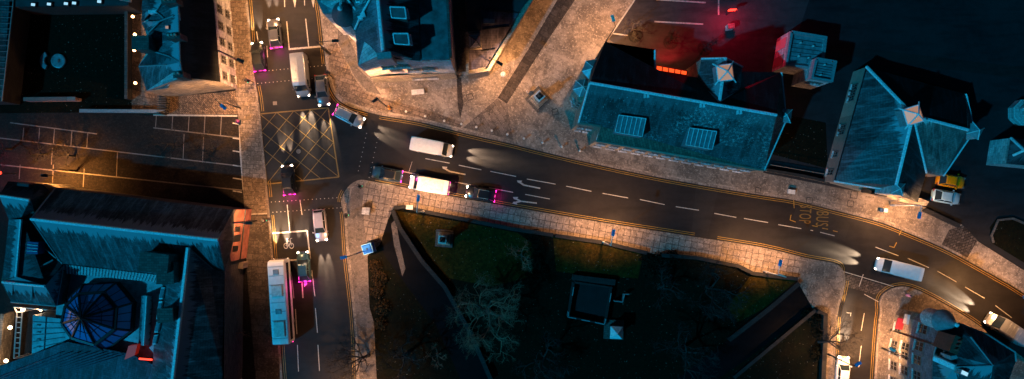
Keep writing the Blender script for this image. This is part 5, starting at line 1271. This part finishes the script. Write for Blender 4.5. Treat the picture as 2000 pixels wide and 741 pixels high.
# traffic signals
def signal(px, py, rz, label, arm=.0):
    c = W(px, py); o = empty('traffic_light', (c.x, c.y, .12), label, 'traffic light', 'traffic lights at the junction', rz)
    MB().tube([(0, 0, 0), (0, 0, 3.2)], .07, 8).build('pole', 'black_metal', o, False)
    MB().box((.2, 0, 2.7), (.3, .34, 1.0)).box((.14, 0, 2.7), (.05, .62, 1.25)).build('signal_head', 'black_metal', o, False)
    for z, m_ in ((3.02, m_glass('signal red off', (.1, .01, .01))), (2.7, m_glass('signal amber off', (.1, .05, .01))), (2.38, m_emit('green signal', (.1, 1, .5), .8))):
        MB().lathe((.36, 0, z-.06), [(.02, 0), (.1, .02), (.1, .1), (.02, .12)], 8).build('signal_lens', m_, o, False)
    MB().box((0, .2, 1.2), (.14, .14, .3)).build('push_button_box', 'yellow', o, False)
    return o
for a in ((645, 108, 1.6, 'black traffic light on the kerb at the top stop line'), (651, 152, 1.6, 'black traffic light at the eastern end of the upper studded crossing'), (497, 162, -1.6, 'black traffic light on the west kerb beside the upper studded crossing'), (683, 421, .2, 'traffic light on the pavement just south of the junction corner'), (709, 366, .3, 'traffic light in the middle of the rounded junction corner'), (527, 430, 0, 'traffic light on the west kerb above the bicycle box')): signal(*a)

# people
SK = m_plain('skin', (.5, .3, .22), .6)
def person(px, py, rz, coat, trousers, hair, label, z=.12, stride=.25):
    me = bpy.data.meshes.new('person')
    J = dict(pel=(0, 0, .95), ch=(.03, 0, 1.32), nk=(.03, 0, 1.50), hd=(.06, 0, 1.62), tp=(.05, 0, 1.74), lh=(0, .10, .90), rh=(0, -.10, .90), lk=(stride*.7, .11, .50), rk=(-.02, -.11, .50), lf=(stride, .11, .08), rf=(-stride*1.1, -.11, .12), lt=(stride+.2, .12, .04), rt=(-stride*.6, -.12, .04),
             ls=(.02, .20, 1.42), rs=(.02, -.20, 1.42), le=(-.08, .25, 1.14), re=(.10, -.25, 1.14), lw=(.06, .24, .90), rw=(.28, -.22, .98), lg=(.10, .23, .82), rg=(.36, -.20, .96))
    R = dict(pel=.15, ch=.17, nk=.06, hd=.10, tp=.07, lh=.10, rh=.10, lk=.065, rk=.065, lf=.045, rf=.045, lt=.035, rt=.035, ls=.075, rs=.075, le=.05, re=.05, lw=.035, rw=.035, lg=.035, rg=.035)
    E = [('pel', 'ch'), ('ch', 'nk'), ('nk', 'hd'), ('hd', 'tp'), ('pel', 'lh'), ('pel', 'rh'), ('lh', 'lk'), ('rh', 'rk'), ('lk', 'lf'), ('rk', 'rf'), ('lf', 'lt'), ('rf', 'rt'), ('ch', 'ls'), ('ch', 'rs'), ('ls', 'le'), ('rs', 're'), ('le', 'lw'), ('re', 'rw'), ('lw', 'lg'), ('rw', 'rg')]
    ks_ = list(J); me.from_pydata([J[k] for k in ks_], [(ks_.index(a), ks_.index(b)) for a, b in E], [])
    t = bpy.data.objects.new('t', me); COL.objects.link(t); t.modifiers.new('s', 'SKIN'); sub = t.modifiers.new('u', 'SUBSURF'); sub.levels = sub.render_levels = 2
    for i, k in enumerate(ks_): me.skin_vertices[0].data[i].radius = (R[k], R[k]); me.skin_vertices[0].data[i].use_root = (k == 'pel')
    dg = bpy.context.evaluated_depsgraph_get(); m2 = bpy.data.meshes.new_from_object(t.evaluated_get(dg)); bpy.data.objects.remove(t)
    m2.materials.clear(); 
    for m_ in (SK, coat, trousers, M['black_metal']): m2.materials.append(m_)
    for p in m2.polygons:
        z_ = p.center.z; p.use_smooth = True
        p.material_index = 3 if z_ < .1 else 2 if z_ < .92 and abs(p.center.y) < .2 else 0 if z_ > 1.5 or (z_ < .93 and abs(p.center.y) > .19) else 1
    b = bpy.data.objects.new('person', m2); COL.objects.link(b); c = W(px, py); b.location = (c.x, c.y, z); b.rotation_euler = (0, 0, rz)
    tag(b, label, 'person', 'people on the pavements')
    MB().lathe((.035, 0, 1.60), [(.10, 0), (.125, .06), (.115, .13), (.07, .18), (.01, .195)], 12).build('hair', hair, b, False)
    MB().lathe((.02, 0, .78), [(.20, 0), (.19, .3), (.21, .55), (.15, .70), (.08, .74)], 12).build('coat', coat, b, False)
    return b
HB = m_plain('dark hair', (.03, .02, .015))
person(471, 239, -2.2, m_plain('purple coat', (.35, .05, .25)), m_plain('dark trousers', (.03, .03, .04)), HB, 'person in a purple coat walking past the edge of the white banded yard')
person(1764, 575, .8, m_plain('pink coat', (.75, .25, .35)), m_plain('grey trousers', (.1, .1, .1)), HB, 'person in a pink top standing at the rounded corner of the lower right pavement')
person(762, 213, 0, m_plain('orange coat', (.7, .28, .04)), m_plain('black trousers', (.02, .02, .02)), HB, 'person in orange at the foot of the street lamp north of the turning traffic')
person(727, 350.0+4, 3.0, m_plain('dark coat', (.04, .04, .05)), m_plain('blue jeans', (.05, .07, .12)), HB, 'person in dark clothes on the kerb behind the first queueing car') if False else None

# ------------------------------------------------------------------ trees
def bare_tree(px, py, Rc, Ht, seed, label, levels=5, tw='twig', lean=(0, 0), z=.1, name='bare_tree', start=4, group='bare trees', kids=3):
    rnd = random.Random(seed); c = W(px, py); o = empty(name, (c.x, c.y, z), label, 'tree', group)
    tr, crn = MB(), MB()
    up = Vector((lean[0], lean[1], 1)).normalized(); th = Ht*.25; p0 = Vector((0, 0, -.2)); p1 = up*th
    r0 = Ht*.022; tr.tube([p0, p1*.5, p1], [r0*1.35, r0, r0*.8], 8)
    def grow(p, d, l, r, lv, mb):
        bend = Vector((rnd.uniform(-.25, .25), rnd.uniform(-.25, .25), rnd.uniform(-.1, .15)))
        m_ = p+d*l*.5; d2 = (d+bend).normalized(); e_ = m_+d2*l*.5
        mb.tube([p, m_, e_], [r, r*.8, r*.6], 5 if r > .04 else 3, False)
        if lv == 0: return
        n = kids if lv > 1 else kids+1
        for k in range(n):
            ax = Vector((rnd.uniform(-1, 1), rnd.uniform(-1, 1), rnd.uniform(-.35, .45))).normalized()
            nd = (d2*.75+ax*.72).normalized(); t = rnd.uniform(.35, 1.0) if k else 1.0
            q = m_.lerp(e_, (t-.5)*2) if t > .5 else p.lerp(m_, t*2)
            grow(q, nd, l*rnd.uniform(.6, .82), r*.58, lv-1, crn)
    L0 = Rc*.40
    for k in range(start):
        a = 2*math.pi*k/start+rnd.uniform(-.4, .4); s = rnd.uniform(.7, 1.2)
        grow(p1*rnd.uniform(.8, 1), Vector((math.cos(a)*s+lean[0]*1.5, math.sin(a)*s+lean[1]*1.5, .75)).normalized(), L0, r0*.6, levels, tr)
    tr.build('trunk', 'bark' if tw == 'twig' else tw, o, False); crn.build('crown', tw, o, False)
    return o
bare_tree(955, 604, 7.0, 12, 3, 'large bare tree with pale spreading twigs in the middle of the park', 6, start=5)
bare_tree(722, 694, 5.0, 9, 11, 'black bare tree reaching over the pavement and road at bottom centre', 5, 'twig_dark', (-.35, .05), start=5)
bare_tree(795, 690, 4.5, 9, 12, 'bare tree just right of the black branches at the bottom edge', 5, 'twig_dark')
bare_tree(1598, 668, 4.2, 8, 21, 'black bare tree by the white car in the side road', 5, 'twig_dark', (.45, .25), start=5)
bare_tree(1018, 498, 2.8, 6, 31, 'small bare tree between the plinth lawn and the middle lawn', 4)
bare_tree(1380, 560, 5.5, 10, 41, 'dim bare tree in the dark park left of the orange lawn', 5, 'twig_dark')
bare_tree(1330, 680, 6.0, 11, 42, 'dim bare tree near the bottom of the dark park, left of the ramp', 5, 'twig_dark')
bare_tree(1060, 690, 5.0, 10, 43, 'dim bare tree south east of the large pale one', 5, 'twig_dark')
bare_tree(1290, 560, 4.0, 8, 44, 'dim bare tree east of the walled enclosure', 4, 'twig_dark')
bare_tree(1232, 62, 2.2, 5, 51, 'small orange lit bare tree at the corner of the car park', 4, 'bark', group='car park trees')
bare_tree(1309, 83, 2.0, 5, 52, 'small bare tree in a round pit in front of the red canopy', 4, 'twig_dark', group='car park trees')
bare_tree(1376, 95, 2.0, 5, 53, 'small bare tree in a round pit beside the lantern wing', 4, 'twig_dark', group='car park trees')
bare_tree(92, 302, 2.6, 6, 61, 'small bare tree at the left of the yard beside the black lamp', 4, 'twig_dark', group='yard trees')
bare_tree(146, 306, 3.0, 6, 62, 'small bare tree above the arm of the black yard lamp', 4, 'twig_dark', group='yard trees')
bare_tree(22, 292, 3.2, 6, 63, 'bare tree against the red glow at the left edge', 4, 'twig_dark', group='yard trees')
bare_tree(352, 285, 3.6, 7, 64, 'dim bare tree in the dark middle of the banded yard', 4, 'twig_dark', group='yard trees')
bare_tree(425, 292, 3.2, 7, 65, 'dim bare tree at the east end of the banded yard', 4, 'twig_dark', group='yard trees')
bare_tree(470, 640, 2.6, 5, 66, 'small bare tree in the garden strip west of the road', 4, group='garden strip trees')
bare_tree(855, 690, 2.4, 5, 67, 'low bare sapling beside the dark park path', 3)
mb = MB()
for x, y, rr in ((1240, 70, 1.0), (1309, 84, 1.0), (1376, 95, 1.0)):
    c = W(x, y); mb.lathe((c.x, c.y, .12), [(rr, 0), (rr, .05), (rr-.12, .05), (rr-.14, .02)], 24)
struct('tree_pit', mb, 'stone_black')
def bushes(name, spots, label, seed, m='shrub'):
    """low leafy shrub clumps of many small leaf faces"""
    rnd = random.Random(seed); c = W(*spots[0][:2]); o = empty(name, (c.x, c.y, .1), label, 'shrub')
    mb = MB()
    for x, y, rr in spots:
        C = W(x, y)
        for k in range(int(260*rr)):
            v = Vector((rnd.gauss(0, 1), rnd.gauss(0, 1), abs(rnd.gauss(0, 1)))).normalized()*rr*rnd.uniform(.5, 1.05); v.z *= .7
            p = Vector((C.x, C.y, .15))+v; a = Vector((rnd.uniform(-1, 1), rnd.uniform(-1, 1), rnd.uniform(-1, 1))).normalized()*rnd.uniform(.08, .16); b = a.orthogonal().normalized()*a.length*.7
            mb.poly([p-a, p+b, p+a, p-b])
    mb.build('foliage', m, o); return o
bushes('shrub_bed', [(734, 520, 1.0), (742, 545, 1.2), (738, 570, 1.1), (748, 600, 1.2), (744, 632, 1.0)], 'brownish shrubs along the pavement below the blue kiosk', 5, m_grass('brown shrubs', (.05, .03, .012), (.09, .05, .02)))
bushes('shrub_bed', [(1045, 462, 1.1), (1052, 484, 1.2), (1046, 510, 1.2), (1058, 530, 1.0), (1038, 540, 1.0)], 'dark shrubs between the plinth lawn and the middle lawn', 6)
bushes('shrub_bed', [(1262, 506, 1.1), (1268, 528, 1.1), (1285, 508, 1.2), (1312, 506, 1.3), (1300, 530, 1.2)], 'dark rounded shrubs where the park wall breaks east of the middle lawn', 7)
bushes('shrub_bed', [(1574, 615, .9), (1590, 625, 1.0), (1596, 650, 1.0), (1592, 690, 1.1)], 'dark shrubs behind the wall of the side road pavement', 8)
bushes('shrub', [(1749, 640, .5)], 'orange lit potted shrub by the dark red awning', 9)

# ------------------------------------------------------------------ coloured lamps that the photograph shows lit
o = empty('sign_light', base_of((1420, 30, 0)), 'red lit sign box in the car park at the top edge', 'sign')
c = W(1418, 30); MB().box((c.x, c.y, 2.6), (1.0, .16, .6), .1).build('sign_face', 'red_glow', o); MB().tube([(c.x, c.y, 0), (c.x, c.y, 2.3)], .07, 6).build('pole', 'black_metal', o)
lamp('sign_lamp', 'POINT', Vector((c.x, c.y-.5, 3.2))-Vector(o.location), 1300, (1, .01, .06), o, radius=.4)
o = empty('red_wall_light', base_of((3, 338, 0)), 'red light fitting at the left edge beside the orange yard', 'lamp')
c = W(0, 338, 3); MB().tube([(c.x, c.y, 0), (c.x, c.y, 2.8)], .06, 6).build('pole', 'black_metal', o); MB().lathe((c.x, c.y, 2.8), [(.1, 0), (.22, .15), (.2, .35), (.03, .45)], 10).build('lamp_globe', 'red_glow', o)
lamp('lamp_light', 'POINT', Vector((c.x, c.y, 3.6))-Vector(o.location), 650, (1, .03, .06), o, radius=.3)
o = empty('wall_lamp', base_of((88, 366, 0)), 'orange wall lamp glowing on the yard side of the school roof', 'lamp')
c = W(88, 362, 3.4); MB().tube([(c.x, c.y-.7, 3.0), (c.x, c.y, 3.4)], .05, 6).build('bracket', 'black_metal', o); MB().lathe((c.x, c.y, 3.0), [(.05, 0), (.2, .12), (.22, .3), (.05, .42)], 10).build('lamp_globe', 'lamp_warm', o)
lamp('lamp_light', 'SPOT', Vector((c.x, c.y+.5, 3.0))-Vector(o.location), 1300, (1, .42, .12), o, (0, 1, -.8), 140, .6)

# ------------------------------------------------------------------ night sky, moon, camera
MOON_EL, MOON_AZ = math.radians(43), math.radians(236)      # compass bearing
w = bpy.data.worlds.new('World'); SC.world = w; w.use_nodes = True; nt = w.node_tree
bg = nt.nodes['Background']; sk = nt.nodes.new('ShaderNodeTexSky'); sk.sky_type = 'NISHITA'; sk.sun_disc = False
sk.sun_elevation = MOON_EL; sk.sun_rotation = MOON_AZ
mx = nt.nodes.new('ShaderNodeMix'); mx.data_type = 'RGBA'; mx.blend_type = 'MULTIPLY'; mx.inputs[0].default_value = 1
nt.links.new(sk.outputs[0], mx.inputs[6]); mx.inputs[7].default_value = (.05, .5, .8, 1)
nt.links.new(mx.outputs[2], bg.inputs[0]); bg.inputs[1].default_value = .011
d = bpy.data.lights.new('moon', 'SUN'); d.energy = 3.0; d.color = (.006, .38, .70); d.angle = math.radians(1.5)
mo = bpy.data.objects.new('moon', d); COL.objects.link(mo)
sd = Vector((math.sin(MOON_AZ)*math.cos(MOON_EL), math.cos(MOON_AZ)*math.cos(MOON_EL), math.sin(MOON_EL)))
mo.rotation_euler = (-sd).to_track_quat('-Z', 'Y').to_euler()
cd = bpy.data.cameras.new('camera'); cam = bpy.data.objects.new('camera', cd); COL.objects.link(cam); SC.camera = cam
cam.location = (0, 0, H); cam.rotation_euler = (0, 0, 0)
cd.sensor_fit = 'HORIZONTAL'; cd.sensor_width = 36; cd.lens = 36*H*PPM/2000
cd.shift_x = (1000-NX)/2000; cd.shift_y = (NY-370.5)/2000
cd.clip_end = 3000
SC.view_settings.view_transform = 'Standard'; SC.view_settings.look = 'None'; SC.view_settings.exposure = 0; SC.view_settings.gamma = 1
SC.render.engine = 'CYCLES'; SC.cycles.max_bounces = 4; SC.cycles.use_denoising = True
